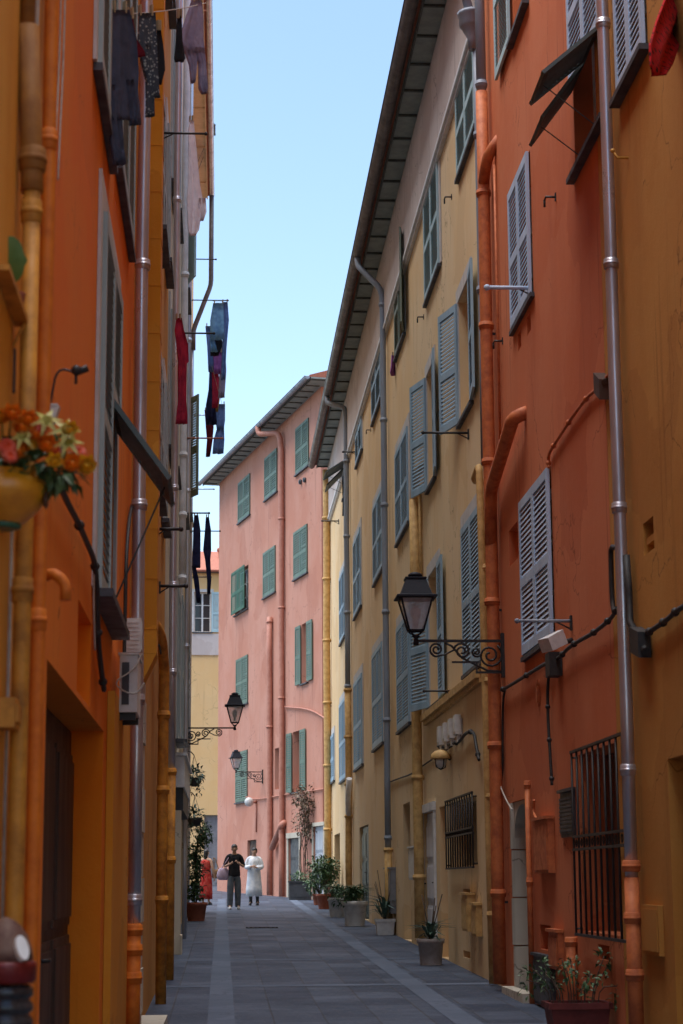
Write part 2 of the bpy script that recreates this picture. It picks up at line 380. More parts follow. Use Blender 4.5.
M['orange'] = stucco('orange render', (0.82, 0.185, 0.008), (0.82, 0.24, 0.02), (0.64, 0.115, 0.008))
M['orange_paint'] = paint('orange paint', (0.72, 0.19, 0.014), (0.50, 0.11, 0.012), 0.65, scale=9)
M['amber'] = stucco('amber render', (0.66, 0.26, 0.02), (0.70, 0.33, 0.05), (0.44, 0.15, 0.015), amt=1.1)
M['amber_paint'] = paint('amber paint', (0.62, 0.26, 0.03), (0.30, 0.115, 0.02), 0.65, scale=9)
M['amber_shaded'] = paint('shaded amber paint', (0.34, 0.135, 0.02), (0.20, 0.07, 0.015), 0.7, scale=7)  # amber paint with the upper pipe's shade put into the colour
M['brown'] = stucco('brown ochre render', (0.56, 0.25, 0.05), (0.62, 0.31, 0.08), (0.38, 0.15, 0.03))
M['pale'] = stucco('pale grey render', (0.62, 0.52, 0.38), (0.68, 0.60, 0.47), (0.44, 0.35, 0.24))
M['peach'] = stucco('peach render', (0.68, 0.47, 0.22), (0.72, 0.54, 0.30), (0.52, 0.32, 0.12))
M['far'] = stucco('far yellow render', (0.80, 0.50, 0.22), (0.80, 0.56, 0.30), (0.68, 0.40, 0.17), amt=0.6)
M['sh_blue'] = paint('blue grey shutter paint', (0.33, 0.47, 0.58), (0.23, 0.35, 0.44), 0.6, scale=3, streak=True)
M['sh_pale'] = paint('pale grey blue shutter paint', (0.50, 0.65, 0.84), (0.38, 0.50, 0.66), 0.6, scale=3, streak=True)
M['sh_green'] = paint('sage green shutter paint', (0.13, 0.19, 0.145), (0.09, 0.14, 0.105), 0.6, scale=3, streak=True)
M['sh_dgreen'] = paint('dark green shutter paint', (0.045, 0.14, 0.085), (0.03, 0.09, 0.06), 0.6, scale=3, streak=True)
M['sh_shaded'] = paint('shaded grey green shutter paint', (0.10, 0.13, 0.13), (0.065, 0.085, 0.085), 0.6, scale=3, streak=True)  # underside shade of the propped-out panels, mixed into their colour
M['sh_olive'] = paint('grey green shutter paint', (0.20, 0.25, 0.20), (0.13, 0.17, 0.13), 0.6, scale=3, streak=True)
M['sh_turq'] = paint('light turquoise shutter paint', (0.44, 0.60, 0.63), (0.32, 0.46, 0.49), 0.6, scale=3, streak=True)
M['sh_grey'] = paint('grey shutter paint', (0.40, 0.45, 0.44), (0.28, 0.32, 0.31), 0.6, scale=3, streak=True)
M['trim'] = paint('pale grey window surround', (0.60, 0.57, 0.55), (0.48, 0.45, 0.42), 0.85, scale=5)
M['white'] = paint('white paint', (0.74, 0.74, 0.74), (0.58, 0.58, 0.58), 0.55, scale=5)
M['sill'] = paint('dark slate sill', (0.07, 0.075, 0.085), (0.04, 0.04, 0.05), 0.6)
M['stone'] = stucco('worn limestone', (0.50, 0.45, 0.36), (0.58, 0.53, 0.44), (0.28, 0.23, 0.18))
M['pane'] = glass_m('dark window glass')
M['iron'] = paint('black wrought iron', (0.018, 0.018, 0.02), (0.035, 0.028, 0.025), 0.5, scale=20)
M['cable'] = paint('black cable rubber', (0.02, 0.02, 0.022), (0.05, 0.045, 0.04), 0.6, scale=20)
M['cable_grey'] = paint('pale cable sheath', (0.5, 0.46, 0.4), (0.36, 0.3, 0.25), 0.6, scale=20)
M['zinc'] = paint('zinc pipe', (0.58, 0.57, 0.61), (0.36, 0.34, 0.38), 0.34, 0.7, scale=5, streak=True)
M['grey_pipe'] = paint('blue grey pipe paint', (0.27, 0.31, 0.37), (0.19, 0.22, 0.27), 0.5, scale=4, streak=True)
M['brown_metal'] = paint('brown lacquered gutter', (0.12, 0.10, 0.095), (0.08, 0.065, 0.06), 0.45, 0.2, scale=5)
M['soffit'] = paint('grey green soffit boards', (0.30, 0.35, 0.33), (0.22, 0.26, 0.245), 0.8, scale=4)
M['soffit_pale'] = paint('cream soffit boards', (0.62, 0.52, 0.38), (0.5, 0.4, 0.27), 0.8, scale=4)
M['rib'] = paint('dark rafter paint', (0.09, 0.10, 0.09), None, 0.8)
M['cornice'] = stucco('mauve cornice render', (0.56, 0.47, 0.43), (0.62, 0.54, 0.50), (0.44, 0.35, 0.31))
M['tile'] = paint('terracotta roof tile', (0.42, 0.15, 0.09), (0.28, 0.10, 0.07), 0.85, scale=12)
M['door_brown'] = paint('dark brown wood', (0.075, 0.034, 0.018), (0.045, 0.02, 0.012), 0.6, scale=4, streak=True)
M['door_green'] = paint('dark green door paint', (0.035, 0.07, 0.06), (0.02, 0.04, 0.035), 0.5, scale=4, streak=True)
M['door_white'] = paint('white door paint', (0.78, 0.79, 0.84), (0.62, 0.62, 0.66), 0.5, scale=4, streak=True)
M['door_blue'] = paint('pale blue door paint', (0.42, 0.45, 0.50), (0.32, 0.34, 0.38), 0.5, scale=4, streak=True)
M['dark_panel'] = paint('dark grey panel', (0.06, 0.065, 0.075), (0.04, 0.04, 0.045), 0.5)
M['grey_box'] = paint('grey cabinet paint', (0.26, 0.26, 0.28), (0.19, 0.19, 0.2), 0.5)
M['plastic'] = paint('white plastic', (0.70, 0.69, 0.66), (0.55, 0.53, 0.49), 0.45, scale=8)
M['lens'] = paint('frosted lamp lens', (0.6, 0.6, 0.58), (0.5, 0.5, 0.48), 0.3)
M['lamp_glass'] = clear_m('lantern glass')
M['lamp_dark'] = paint('blue black lamp paint', (0.014, 0.017, 0.025), (0.025, 0.026, 0.033), 0.6, scale=12, spec=0.2)
M['terracotta'] = paint('terracotta', (0.34, 0.10, 0.055), (0.24, 0.07, 0.04), 0.8, scale=9)
M['dark_red'] = paint('dark red planter', (0.17, 0.03, 0.025), (0.11, 0.02, 0.018), 0.6, scale=9)
M['pot_grey'] = paint('grey pot', (0.74, 0.74, 0.72), (0.58, 0.58, 0.56), 0.8, scale=9)
M['pot_white'] = paint('white pot', (0.80, 0.80, 0.80), (0.64, 0.64, 0.64), 0.6, scale=9)
M['pot_brown'] = paint('grey brown pot', (0.38, 0.33, 0.31), (0.28, 0.24, 0.22), 0.8, scale=9)
M['soil'] = paint('soil', (0.03, 0.022, 0.016), None, 0.95)
M['leaf'] = leaf_m('dark green leaf', (0.035, 0.085, 0.03), (0.07, 0.14, 0.045))
M['leaf_b'] = leaf_m('blue green leaf', (0.05, 0.10, 0.07), (0.09, 0.15, 0.11))
M['leaf_y'] = leaf_m('bright green leaf', (0.07, 0.16, 0.025), (0.12, 0.22, 0.05))
M['dry'] = leaf_m('dry brown leaf', (0.16, 0.09, 0.045), (0.09, 0.07, 0.04))
M['bark'] = paint('bark', (0.10, 0.07, 0.05), (0.06, 0.04, 0.03), 0.95, scale=14)
# ------------------------------------------------------------------ ground
def ground():
    m, nt, p = nodes('street paving'); L = nt.links.new
    br = N(nt, 'ShaderNodeTexBrick', Scale=1.0); br.inputs['Brick Width'].default_value = 0.95; br.inputs['Row Height'].default_value = 0.5
    br.inputs['Mortar Size'].default_value = 0.010; br.inputs['Mortar Smooth'].default_value = 0.3
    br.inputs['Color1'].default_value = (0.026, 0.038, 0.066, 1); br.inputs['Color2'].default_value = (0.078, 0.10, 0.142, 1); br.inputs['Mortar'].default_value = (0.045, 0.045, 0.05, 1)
    sw = N(nt, 'ShaderNodeMapping'); sw.inputs['Rotation'].default_value = (0, 0, pi/2); L(coords(nt), sw.inputs['Vector']); L(sw.outputs[0], br.inputs['Vector'])
    n = N(nt, 'ShaderNodeTexNoise', Scale=0.8, Detail=9.0, Roughness=0.75); L(coords(nt), n.inputs['Vector'])
    n2 = N(nt, 'ShaderNodeTexNoise', Scale=26.0, Detail=4.0); L(coords(nt), n2.inputs['Vector'])
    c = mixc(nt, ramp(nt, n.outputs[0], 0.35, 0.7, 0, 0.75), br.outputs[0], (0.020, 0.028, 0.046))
    c = mixc(nt, ramp(nt, n2.outputs[0], 0.58, 0.7, 0, 0.4), c, (0.2, 0.2, 0.2))
    L(c, p.inputs['Base Color']); L(ramp(nt, n.outputs[0], 0.3, 0.7, 0.5, 0.72), p.inputs['Roughness']); p.inputs['Specular IOR Level'].default_value = 0.35
    b = N(nt, 'ShaderNodeBump', Strength=0.5, Distance=0.01); L(mixc(nt, 0.5, n2.outputs[0], br.outputs['Fac'], 'SUBTRACT'), b.inputs['Height']); L(b.outputs[0], p.inputs['Normal'])
    M['paving'] = m
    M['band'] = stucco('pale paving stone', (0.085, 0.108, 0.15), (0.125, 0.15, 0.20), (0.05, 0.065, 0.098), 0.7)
    M['earth'] = paint('ground', (0.10, 0.095, 0.09), None, 0.95, scale=0.5)
    def sheet(name, x0, x1, y0, y1, dz, mat, nx=1, ny=1):
        mb = MB(); mb.quad((x0, y0, gz(y0)+dz), (x1, y0, gz(y0)+dz), (x1, y1, gz(y1)+dz), (x0, y1, gz(y1)+dz))
        return tag(mb.build(name, mat), kind='structure')
    g = MB(); R = 1500; g.quad((-R, -R, gz(-20)-0.02), (R, -R, gz(-20)-0.02), (R, -20, gz(-20)-0.02), (-R, -20, gz(-20)-0.02))
    g.quad((-R, -20, gz(-20)-0.02), (R, -20, gz(-20)-0.02), (R, 130, gz(130)-0.02), (-R, 130, gz(130)-0.02)); g.quad((-R, 130, gz(130)-0.02), (R, 130, gz(130)-0.02), (R, R, gz(130)-0.02), (-R, R, gz(130)-0.02))
    tag(g.build('ground', M['earth']), kind='structure')
    sheet('street', -14, 3.6, -18, 95, 0, M['paving'])
    mb = MB()
    def strip(x0, x1, y0, y1, dz=0.004): mb.quad((x0, y0, gz(y0)+dz), (x1, y0, gz(y0)+dz), (x1, y1, gz(y1)+dz), (x0, y1, gz(y1)+dz))
    for x in (0.0, 2.3): strip(x-0.13, x+0.13, -10, 66)
    y = 12.6
    while y < 66:
        for a, b in ((-0.72, -0.13), (0.13, 2.17), (2.43, 3.28)): strip(a, b, y, y+0.32)
        y += 5.6
    tag(mb.build('paving_bands', M['band']), kind='structure')
    # drain covers set in the street
    for (px, py, lab) in ((262, 928, 'small square drain cover in the paving ahead of the two walkers'),):
        q = ray(px, py); k = (CAMZ-0)/(GRADE*q.y-q.z) if False else None
        # meet the sloping street
        t = (0-CAMZ)/(q.z-GRADE*q.y); P = C0+q*t
        d = MB(); d.cm = 0
        for i in range(7): d.box((P.x-0.27+i*0.09, P.y, gz(P.y)+0.006), 0.05, 0.36, 0.012)
        d.box((P.x, P.y-0.2, gz(P.y)+0.007), 0.66, 0.035, 0.016); d.box((P.x, P.y+0.2, gz(P.y)+0.007), 0.66, 0.035, 0.016)
        tag(d.build('drain_cover', M['iron']), lab, 'drain cover')
ground()
def house(name, loc, label, cat='house', group='painted town houses along the street'): return thing(name, loc, label, cat, group)
XR, XL = 3.3, -0.75
# ================================================================== RIGHT: ochre house
wo = Wall((XR, 1.5), (XR, 16.24), (-1, 0))
ho = house('ochre_house', (XR, 9, gz(9)), 'brown ochre house nearest on the right, beside the zinc drainpipe')
rc = wo.rect(613, 641, -150, 73); window(wo, ho, (rc[0], rc[1], rc[2], rc[2]+2.0), 'closed', 'sh_pale', sill=0.09)
rc = wo.rect(668, 720, 752, 1010); hole_door(wo, ho, (rc[0], rc[1], gz(12)+0.02, rc[3]), 'ochre_door', 0.16, leaves=1, panels=3)
rc = wo.rect(639.5, 650, 520, 552); wo.holes.append((rc[0], rc[1], rc[2], rc[3], 0.12, 1))
mb = MB(); wall_mesh(mb, wo, -0.4, 17.5); shell(mb, wo, -0.4, 17.5, 8); mb.build('wall', M['ochre'], ho)
mb = MB(); mb.wbox(wo, rc[0]+0.03, rc[1]-0.02, rc[2]+0.08, rc[3]-0.12, -0.115, -0.02); mb.build('niche_block', M['ochre'], ho)
rc = wo.rect(643, 660, 905, 955); mb = MB(); mb.wbox(wo, rc[0], rc[1], rc[2], rc[3], 0.002, 0.04); mb.wbox(wo, rc[0]+0.03, rc[1]-0.03, rc[2]+0.03, rc[3]-0.03, 0.041, 0.048)
o = mb.build('meter_box', M['ochre']); tag(o, 'ochre painted meter box low on the brown ochre wall', 'meter box')
a = wo.at(628, 158, 0.0); mb = MB(); mb.tube([a, a+wo.n*0.09, a+wo.n*0.12+Z*0.05], 0.012, 8); mb.ball(a+wo.n*0.125+Z*0.06, 0.02, 8)
tag(mb.build('wall_hook', M['ochre_door']), 'small bent hook on the ochre wall right of the zinc pipe', 'hook')
# ================================================================== RIGHT: red house
wr = Wall((XR, 16.26), (XR, 23.48), (-1, 0))
hr = house('red_house', (XR, 20, gz(20)), 'brick red house with the awning shutters, between ochre and yellow houses')
RH = 18.2
window(wr, hr, wr.rect(509.5, 529.5, 172, 312), 'closed', 'sh_pale', sill=0.05)
window(wr, hr, wr.rect(521, 550.5, 484, 646), 'closed', 'sh_pale', sill=0.05)
window(wr, hr, wr.rect(568, 600, -96, 146), 'flap', 'sh_pale', sill=0.08, flap=(0.36, 40, 0.68), label='top window with its lower panels swung out')
rc = wr.rect(509, 524, -120, 22); window(wr, hr, (rc[0], rc[1], rc[2], rc[2]+2.1), 'open', 'sh_turq', sill=0.08, flat=(0, 1), lw_=1.1, label='high window with a pale turquoise shutter')
rc = wr.rect(506.5, 515.5, 526, 562); wr.holes.append((*rc, 0.2, 1))
for x0, x1, y0, y1 in ((515, 518.5, 332, 349), (524, 528, 315, 333)): wr.holes.append((*wr.rect(x0, x1, y0, y1), 0.12, 1))
rc = wr.rect(537, 548, 925, 950); wr.holes.append((*rc, 0.15, 1))
rc = wr.rect(595, 606, 945, 960); wr.holes.append((*rc, 0.12, 1))
grille(wr, hr, wr.rect(577, 629, 743, 938), 9)
rc = wr.rect(510.5, 529, 800, 985); sdoor = (rc[0], rc[1], gz(22), rc[3]); hole_door(wr, hr, sdoor, 'dark_panel', 0.29, label='dark door in a rounded stone doorway')
mb = MB(); wall_mesh(mb, wr, -0.2, RH); shell(mb, wr, -0.2, RH, 8); mb.build('wall', M['red'], hr)
# rounded stone doorway: blocks on both jambs and an arched head
mb = MB(); s0, s1, z0, z1 = sdoor; hh = (z1-z0)/4
for i in range(4):
    for (sa, sb) in ((s0+0.004, s0+0.05), (s1-0.07, s1-0.004)): mb.wbox(wr, sa, sb, z0+hh*i+0.006, z0+hh*(i+1)-0.008, -0.285, 0.012+0.01*(i % 2))
c = (s0+s1)/2; hw = (s1-s0)/2-0.07; n = 10
for i in range(n):
    t0, t1 = pi*i/n, pi*(i+1)/n; zz = lambda t: z1-0.40+0.36*sin(t)
    A = [wr.pt(c+hw*cos(t), q, -0.02) for t, q in ((t0, zz(t0)), (t1, zz(t1)), (t1, z1-0.004), (t0, z1-0.004))]; B = [p-wr.n*0.25 for p in A]
    mb.quad(*A); mb.quad(B[0], B[1], A[1], A[0])
mb.wbox(wr, s0-0.1, s1+0.1, gz(22)-0.1, gz(22)+0.08, 0.003, 0.14)
mb.build('door_surround', M['stone'], hr)
# drainpipes on the red house
def zinc_pipe():
    s = wr.L-0.06
    s = wr.hit(619, 500, 0.09)[0]; z1 = 18; zj = wr.z(s, 880, 0.09); g0 = gz(wr.pt(s, 0).y)
    cs = [wr.pt(s, wr.z(s, y, 0.09), 0.09) for y in (24, 264, 508, 770)]
    pipe('drainpipe', [wr.pt(s, zj, 0.09), wr.pt(s, z1, 0.09)], 0.052, 'zinc', hr, cs, 'tall zinc drainpipe')
    cs = [wr.pt(s, wr.z(s, y, 0.09), 0.09) for y in (866, 918, 975)]
    pipe('drainpipe', [wr.pt(s, g0-0.02, 0.09), wr.pt(s, zj+0.02, 0.09)], 0.06, 'red_paint', hr, cs, 'orange lower end of the zinc drainpipe')
zinc_pipe()
sA, za, zb = vpipe(wr, hr, 491, 550, 92, 984, 0.075, 'red_paint', 0.11, 1.7, 'tall orange drainpipe at the house corner')
pipe('drainpipe', [wr.pt(sA, zb-0.02, 0.11), wr.pt(sA, 17.5, 0.11)], 0.062, 'grey_pipe', hr, [wr.pt(sA, zb+0.1, 0.11)], 'grey upper drainpipe')
zq = wr.z(sA, 185, 0.11); pipe('pipe_elbow', [wr.pt(sA, zq, 0.11), wr.pt(sA-0.33, zq+0.26, 0.10), wr.pt(sA-0.42, zq+0.45, -0.05)], 0.07, 'red_paint', hr, [], None)
a, b = wr.hit(513, 418, 0.14), wr.hit(493, 500, 0.12); c = wr.hit(491, 545, 0.11)
pipe('pipe_elbow', [wr.pt(a[0], a[1]+0.08, -0.05), wr.pt(a[0], a[1], 0.14), wr.pt(sA-0.16, b[1]+0.15, 0.12), wr.pt(sA, c[1], 0.11)], 0.075, 'red_paint', hr, [], 'thick orange branch pipe')
sB = wr.hit(500.5, 450, 0.03)[0]; pipe('thin_pipe', [wr.pt(sB, wr.z(sB, 440, 0.03), 0.03), wr.pt(sB, wr.z(sB, 165, 0.03), 0.03)], 0.016, 'red_paint', hr)
sC = wr.hit(529.5, 880, 0.05)[0]; pipe('thin_pipe', [wr.pt(sC, gz(21), 0.05), wr.pt(sC, wr.z(sC, 782, 0.05), 0.05)], 0.03, 'red_paint', hr, [wr.pt(sC, wr.z(sC, y, 0.05), 0.05) for y in (785, 882)])
sD = wr.hit(571.5, 950, 0.05)[0]; pipe('thin_pipe', [wr.pt(sD, gz(18), 0.05), wr.pt(sD, wr.z(sD, 937, 0.05), 0.05)], 0.05, 'red_paint', hr, [wr.pt(sD, wr.z(sD, 942, 0.05), 0.05)])
def wall_box(w, px, o1, mat, label, name='meter_box', cat='meter box', lid=True, slots=0):
    rc = w.rect(*px); mb = MB(); mb.wbox(w, rc[0], rc[1], rc[2], rc[3], 0.002, o1)
    if lid: mb.wbox(w, rc[0]+0.025, rc[1]-0.025, rc[2]+0.03, rc[3]-0.05, o1+0.001, o1+0.012); mb.wbox(w, rc[0]-0.02, rc[1]+0.02, rc[3]+0.001, rc[3]+0.03, 0.002, o1+0.03)
    for i in range(slots): z = rc[2]+(rc[3]-rc[2])*(0.15+0.7*i/max(1, slots-1)); mb.wbox(w, rc[0]+0.03, rc[1]-0.03, z-0.012, z+0.012, o1+0.001, o1+0.02)
    return tag(mb.build(name, M[mat]), label, cat)
wall_box(wr, (538, 552, 820, 873), 0.07, 'red_paint', 'large orange meter box right of the stone doorway')
wall_box(wr, (552, 561, 932, 969), 0.06, 'red_paint', 'small orange box low on the red wall above the planter')
wall_box(wr, (559.5, 573, 792, 837), 0.02, 'dark_panel', 'dark slatted vent panel left of the barred window', 'wall_vent', 'vent', True, 9)
wall_box(wr, (535, 553, 957, 1006), 0.04, 'dark_panel', 'dark blue grey utility hatch at the foot of the red wall', 'utility_hatch', 'hatch')
# oval plaque
c = wr.at(538.5, 693, 0.01); mb = MB(); mb.tube([c, c+wr.n*0.03], 0.001, 4)
for rr, oo in ((1.0, 0.0), (0.72, 0.012)):
    P = [c+wr.t*(0.07*rr*cos(t*pi/10))+Z*(0.14*rr*sin(t*pi/10))+wr.n*(0.012+oo) for t in range(20)]; B = [p-wr.n*(0.02+oo*0.2) for p in P]
    mb.quad(*P); [mb.quad(B[k], B[(k+1) % 20], P[(k+1) % 20], P[k]) for k in range(20)]
tag(mb.build('wall_plaque', M['red_paint']), 'small oval plaque on the red wall below the white floodlight', 'plaque')
# floodlight
def floodlight():
    c = wr.at(568, 640, 0.05); t = thing('floodlight', c, 'white angular floodlight with black box on the red wall', 'floodlight')
    d = (wr.n*0.8-wr.t*0.3-Z*0.35).normalized(); side = d.cross(Z).normalized(); up = side.cross(d)
    mb = MB(); F = [c+d*0.27+side*a*0.10+up*b*0.065+Z*0.04 for a, b in ((-1, -1), (1, -1), (1, 1), (-1, 1))]; B = [c+d*0.06+side*a*0.05+up*b*0.07+Z*0.05 for a, b in ((-1, -1), (1, -1), (1, 1), (-1, 1))]
    mb.quad(*F); mb.quad(*reversed(B)); [mb.quad(B[k], B[(k+1) % 4], F[(k+1) % 4], F[k]) for k in range(4)]
    mb.build('housing', M['plastic'], t)
    mb = MB(); mb.wbox(wr, wr.hit(560, 650)[0]-0.13, wr.hit(560, 650)[0]+0.12, c.z-0.27, c.z-0.04, 0.004, 0.13); mb.build('junction_box', M['cable'], t); mb = MB(); mb.tube([c-wr.n*0.04, c+d*0.1], 0.025, 8); mb.build('arm', M['cable'], t)
    mb = MB(); mb.quad(*[f+d*0.003+(c+d*0.27+Z*0.04-f)*0.12 for f in F]); mb.build('lens', M['lens'], t)
floodlight()
W = lambda w, L, o=0.035: [w.at(x, y, o) for x, y in L]
cable(W(wr, [(501, 690), (506, 688), (530, 673), (548, 662), (556, 660), (562, 655), (566, 650), (575, 643), (590, 635), (600, 628), (607, 622), (613, 616), (617, 608)], 0.05), 0.019, 'cable', 'thick black cable running under the floodlight to the zinc pipe', ties=8)
cable(W(wr, [(505, 690), (503, 700), (502.5, 730), (503, 775), (499, 790), (493, 800)], 0.03), 0.014, 'cable', 'thin black cable dropping beside the orange corner drainpipe')
cable(W(wr, [(556, 661), (550, 668), (547.5, 685), (548, 720), (550, 752), (552, 785)], 0.04), 0.016, 'cable', 'black cable hanging straight down from the floodlight box', ties=5)
cable(W(wr, [(616, 548), (611, 546), (611, 560), (612, 600), (614, 612)], 0.05), 0.022, 'cable', 'short black cable hugging the zinc pipe above the junction')
cable(W(wr, [(549, 468), (548, 455), (554, 445), (565, 428), (575, 413), (588, 396), (596, 390), (606, 378), (612, 372)], 0.03), 0.017, 'red_paint', 'red painted cable rising from the louvred window to the zinc pipe', ties=6)
mb = MB(); c = wr.at(602, 386, 0.06); mb.obox(c, wr.t*0.12+Z*0.06, Z*0.09, wr.n*0.05); mb.tube([c-wr.t*0.14, c+wr.t*0.2+Z*0.1], 0.03, 8)
tag(mb.build('junction_box', M['door_brown']), 'dark junction box on the red wall beside the zinc pipe', 'junction box')
cable(W(wo, [(634, 648), (640, 640), (646, 634), (655, 628), (668, 619), (676, 611), (690, 603)], 0.04), 0.020, 'cable', 'thick black cable rising across the brown ochre wall', ties=6)
mb = MB(); c = wo.at(640, 642, 0.06); mb.obox(c, wo.t*0.16+Z*0.04, Z*0.10, wo.n*0.05); mb.tube([c-wo.t*0.2-Z*0.1, c+wo.t*0.25+Z*0.12], 0.035, 8); mb.tube([c+wo.t*0.05+Z*0.05, c+wo.t*0.35+Z*0.2, c+wo.t*0.35+Z*0.45, c+wo.t*0.4+Z*0.75], 0.03, 8)
tag(mb.build('junction_box', M['cable']), 'black cable junction bundle on the ochre wall by the zinc pipe', 'junction box')
cable(W(wr, [(534, 800), (533, 812), (537, 820)], 0.05), 0.015, 'red_paint', 'short painted cable loop entering the large orange meter box')
cable(W(wr, [(498, 700), (500, 740), (498, 780), (505, 798), (512, 810)], 0.06), 0.011, 'cable_grey', 'thin pale cable looping beside the doorway arch')
# poles held out from the red wall
def rod(w, px0, py, px1, label, mat='zinc', r=0.014, o0=0.0, name='drying_pole', cat='drying pole', bracket=True):
    s, z = w.hit(px0, py, o0); a = w.pt(s, z, 0.0); Yd = a.y
    b = at(px1, py, Yd); L = abs(b.x-a.x); t = thing(name, a, label, cat, 'drying poles on the walls')
    e = a+w.n*L; mb = MB(); mb.tube([a, e], r, 8); mb.ball(e, r*1.6, 6); mb.build('pole', M[mat], t)
    if bracket: mb = MB(); mb.wbox(w, s-0.03, s+0.03, z-0.09, z+0.05, 0.002, 0.02); mb.tube([w.pt(s, z-0.08, 0.01), w.pt(s, z-0.004, min(0.16, L*0.4))], 0.008, 6); mb.build('bracket', M['iron'], t)
    return a, e
rod(wr, 532, 288, 487, 'pale flat pole sticking out below the upper louvred red house window', 'sh_pale', 0.022)
rod(wr, 572, 621, 517, 'thin dark pole across the lower louvred window of the red house', 'grey_pipe', 0.016)
for px, py, lab in ((533, 150, 'black iron shutter catch on the red wall under the top window'), (497, 293, 'black iron shutter catch on the red wall near the corner')):
    pass
def catch(w, px, py, lab):
    c = w.at(px, py); mb = MB(); mb.tube([c, c+w.n*0.1, c+w.n*0.1+w.t*0.12], 0.012, 6); mb.tube([c+w.n*0.1+w.t*0.1, c+w.n*0.1+w.t*0.1-Z*0.07], 0.012, 6); mb.wbox(w, w.hit(px, py)[0]-0.02, w.hit(px, py)[0]+0.02, c.z-0.04, c.z+0.04, 0.002, 0.012)
    tag(mb.build('shutter_catch', M['iron']), lab, 'catch')
catch(wr, 556, 197, 'black iron catch on the red wall under the awning shutters'); catch(wr, 503, 341, 'black iron catch below the upper louvred window, left end')
# planter at the foot of the red wall
def leaves(mb, c, R, n, L, Wd, droop=0.2, seed=1):
    rnd = random.Random(seed)
    for _ in range(n):
        d = V((rnd.gauss(0, 1), rnd.gauss(0, 1), rnd.gauss(0, 1))).normalized(); r = rnd.random()**0.5
        p = c+V((d.x*R[0]*r, d.y*R[1]*r, d.z*R[2]*r)); q = (d+V((rnd.uniform(-.7, .7), rnd.uniform(-.7, .7), rnd.uniform(-.5, .6)-droop)))
        k = rnd.uniform(0.6, 1.3); mb.leaf(p, q, Z+V((rnd.uniform(-.5, .5), rnd.uniform(-.5, .5), 0)), L*k, Wd*k)
def stems(mb, base, tips, r=0.008):
    for t in tips: mb.tube(smooth_path([base, base*0.5+t*0.5+V((random.uniform(-.03, .03), random.uniform(-.03, .03), 0.03)), t], 1), [r*1.2]+[r]*3+[r*0.5] if False else r, 5)
def red_planter():
    P = V((2.62, at(576, 1015, 16.6).y+0.2, 0)); P.x = at(577, 1015, P.y).x; g = gz(P.y)
    t = thing('planter', (P.x, P.y, g), 'rectangular dark red planter with straggly shrub by the red wall', 'planter')
    mb = MB(); w0, w1, h = 0.21, 0.25, 0.30; B = [(-w0, -.16), (w0, -.16), (w0, .16), (-w0, .16)]; T = [(-w1, -.2), (w1, -.2), (w1, .2), (-w1, .2)]
    vb = [V((P.x+x, P.y+y, g)) for x, y in B]; vt = [V((P.x+x, P.y+y, g+h)) for x, y in T]
    for k in range(4): mb.quad(vb[k], vb[(k+1) % 4], vt[(k+1) % 4], vt[k])
    for (x, y, sx, sy) in ((0, -.2, .54, .03), (0, .2, .54, .03), (-.255, 0, .03, .37), (.255, 0, .03, .37)): mb.box((P.x+x, P.y+y, g+h), sx, sy, 0.05)
    mb.build('tub', M['dark_red'], t)
    mb = MB(); mb.quad(*[V((P.x+x*0.94, P.y+y*0.94, g+h-0.04)) for x, y in T]); mb.build('soil', M['soil'], t)
    mb = MB(); rn = random.Random(3); tips = []
    for i in range(16):
        a = rn.uniform(-.2, .2); b = rn.uniform(-.14, .14); tip = V((P.x+a*2.0, P.y+b*2, g+h+rn.uniform(.12, .42))); tips.append(tip)
        mb.tube(smooth_path([V((P.x+a, P.y+b, g+h-.05)), V((P.x+a*1.2, P.y+b, g+h+.15)), tip], 1), 0.005, 5)
    mb.build('stems', M['bark'], t); mb = MB()
    for i, tp in enumerate(tips): leaves(mb, tp-Z*0.06, (.07, .07, .1), 16, .07, .03, seed=i)
    mb.build('foliage', M['leaf'], t)
red_planter()
# ================================================================== RIGHT: yellow house
wy = Wall((XR, 23.5), (XR, 59.7), (-1, 0))
hy = house('yellow_house', (XR, 43, gz(43)), 'long yellow house with blue grey shutters under a deep eave')
EZ = wy.hit(409, 0, 0.62)[1]; CZ = wy.hit(474, 32, 0.05)[1]
ww = lambda px, st='closed', **k: window(wy, hy, wy.rect(*px), st, k.pop('sm', 'sh_blue'), k.pop('surround', 0.16), k.pop('sill', 0.065), sl=0.43, **k)
ww((456, 475, 58, 152), sm='sh_turq'); ww((424, 438.5, 171, 284), sm='sh_turq')
ww((394.5, 403.5, 254, 346), 'half', perp=(9, 0), sm='sh_olive', label='window with one grey green shutter ajar')
ww((371.5, 380.5, 340, 411), sm='sh_blue'); ww((355.5, 361.5, 398, 458)); ww((342.5, 347.5, 440, 492), 'flap', flap=(0.5, 48, 0.7), sm='sh_olive', label='window with its lower shutter panels swung out')
ww((457.5, 470, 288, 413), 'open', perp=(4, 14), label='window with both shutters open')
ww((426, 433.5, 368, 484), 'open', perp=(5, 14), label='window with both shutters open')
ww((395.5, 408, 440, 533)); ww((373, 382.5, 497, 576)); ww((353.5, 360.5, 535, 612)); ww((339.5, 344.5, 572, 640))
ww((462.5, 481, 516, 668)); ww((428, 438.5, 570, 704), 'open', perp=(2, 14), lw_=0.85, label='wide window with both shutters open')
ww((397, 409, 620, 727)); ww((372.5, 382.5, 648, 746)); ww((354, 362, 678, 767)); ww((339.5, 346, 700, 780)); ww((330, 334, 735, 782))
gy = lambda px: wy.rect(*px)
def gdoor(px, *a, **k):
    r = gy(px); yg = wy.pt((r[0]+r[1])/2, 0).y; return hole_door(wy, hy, (r[0], r[1], gz(yg)+0.03, r[3]), *a, **k)
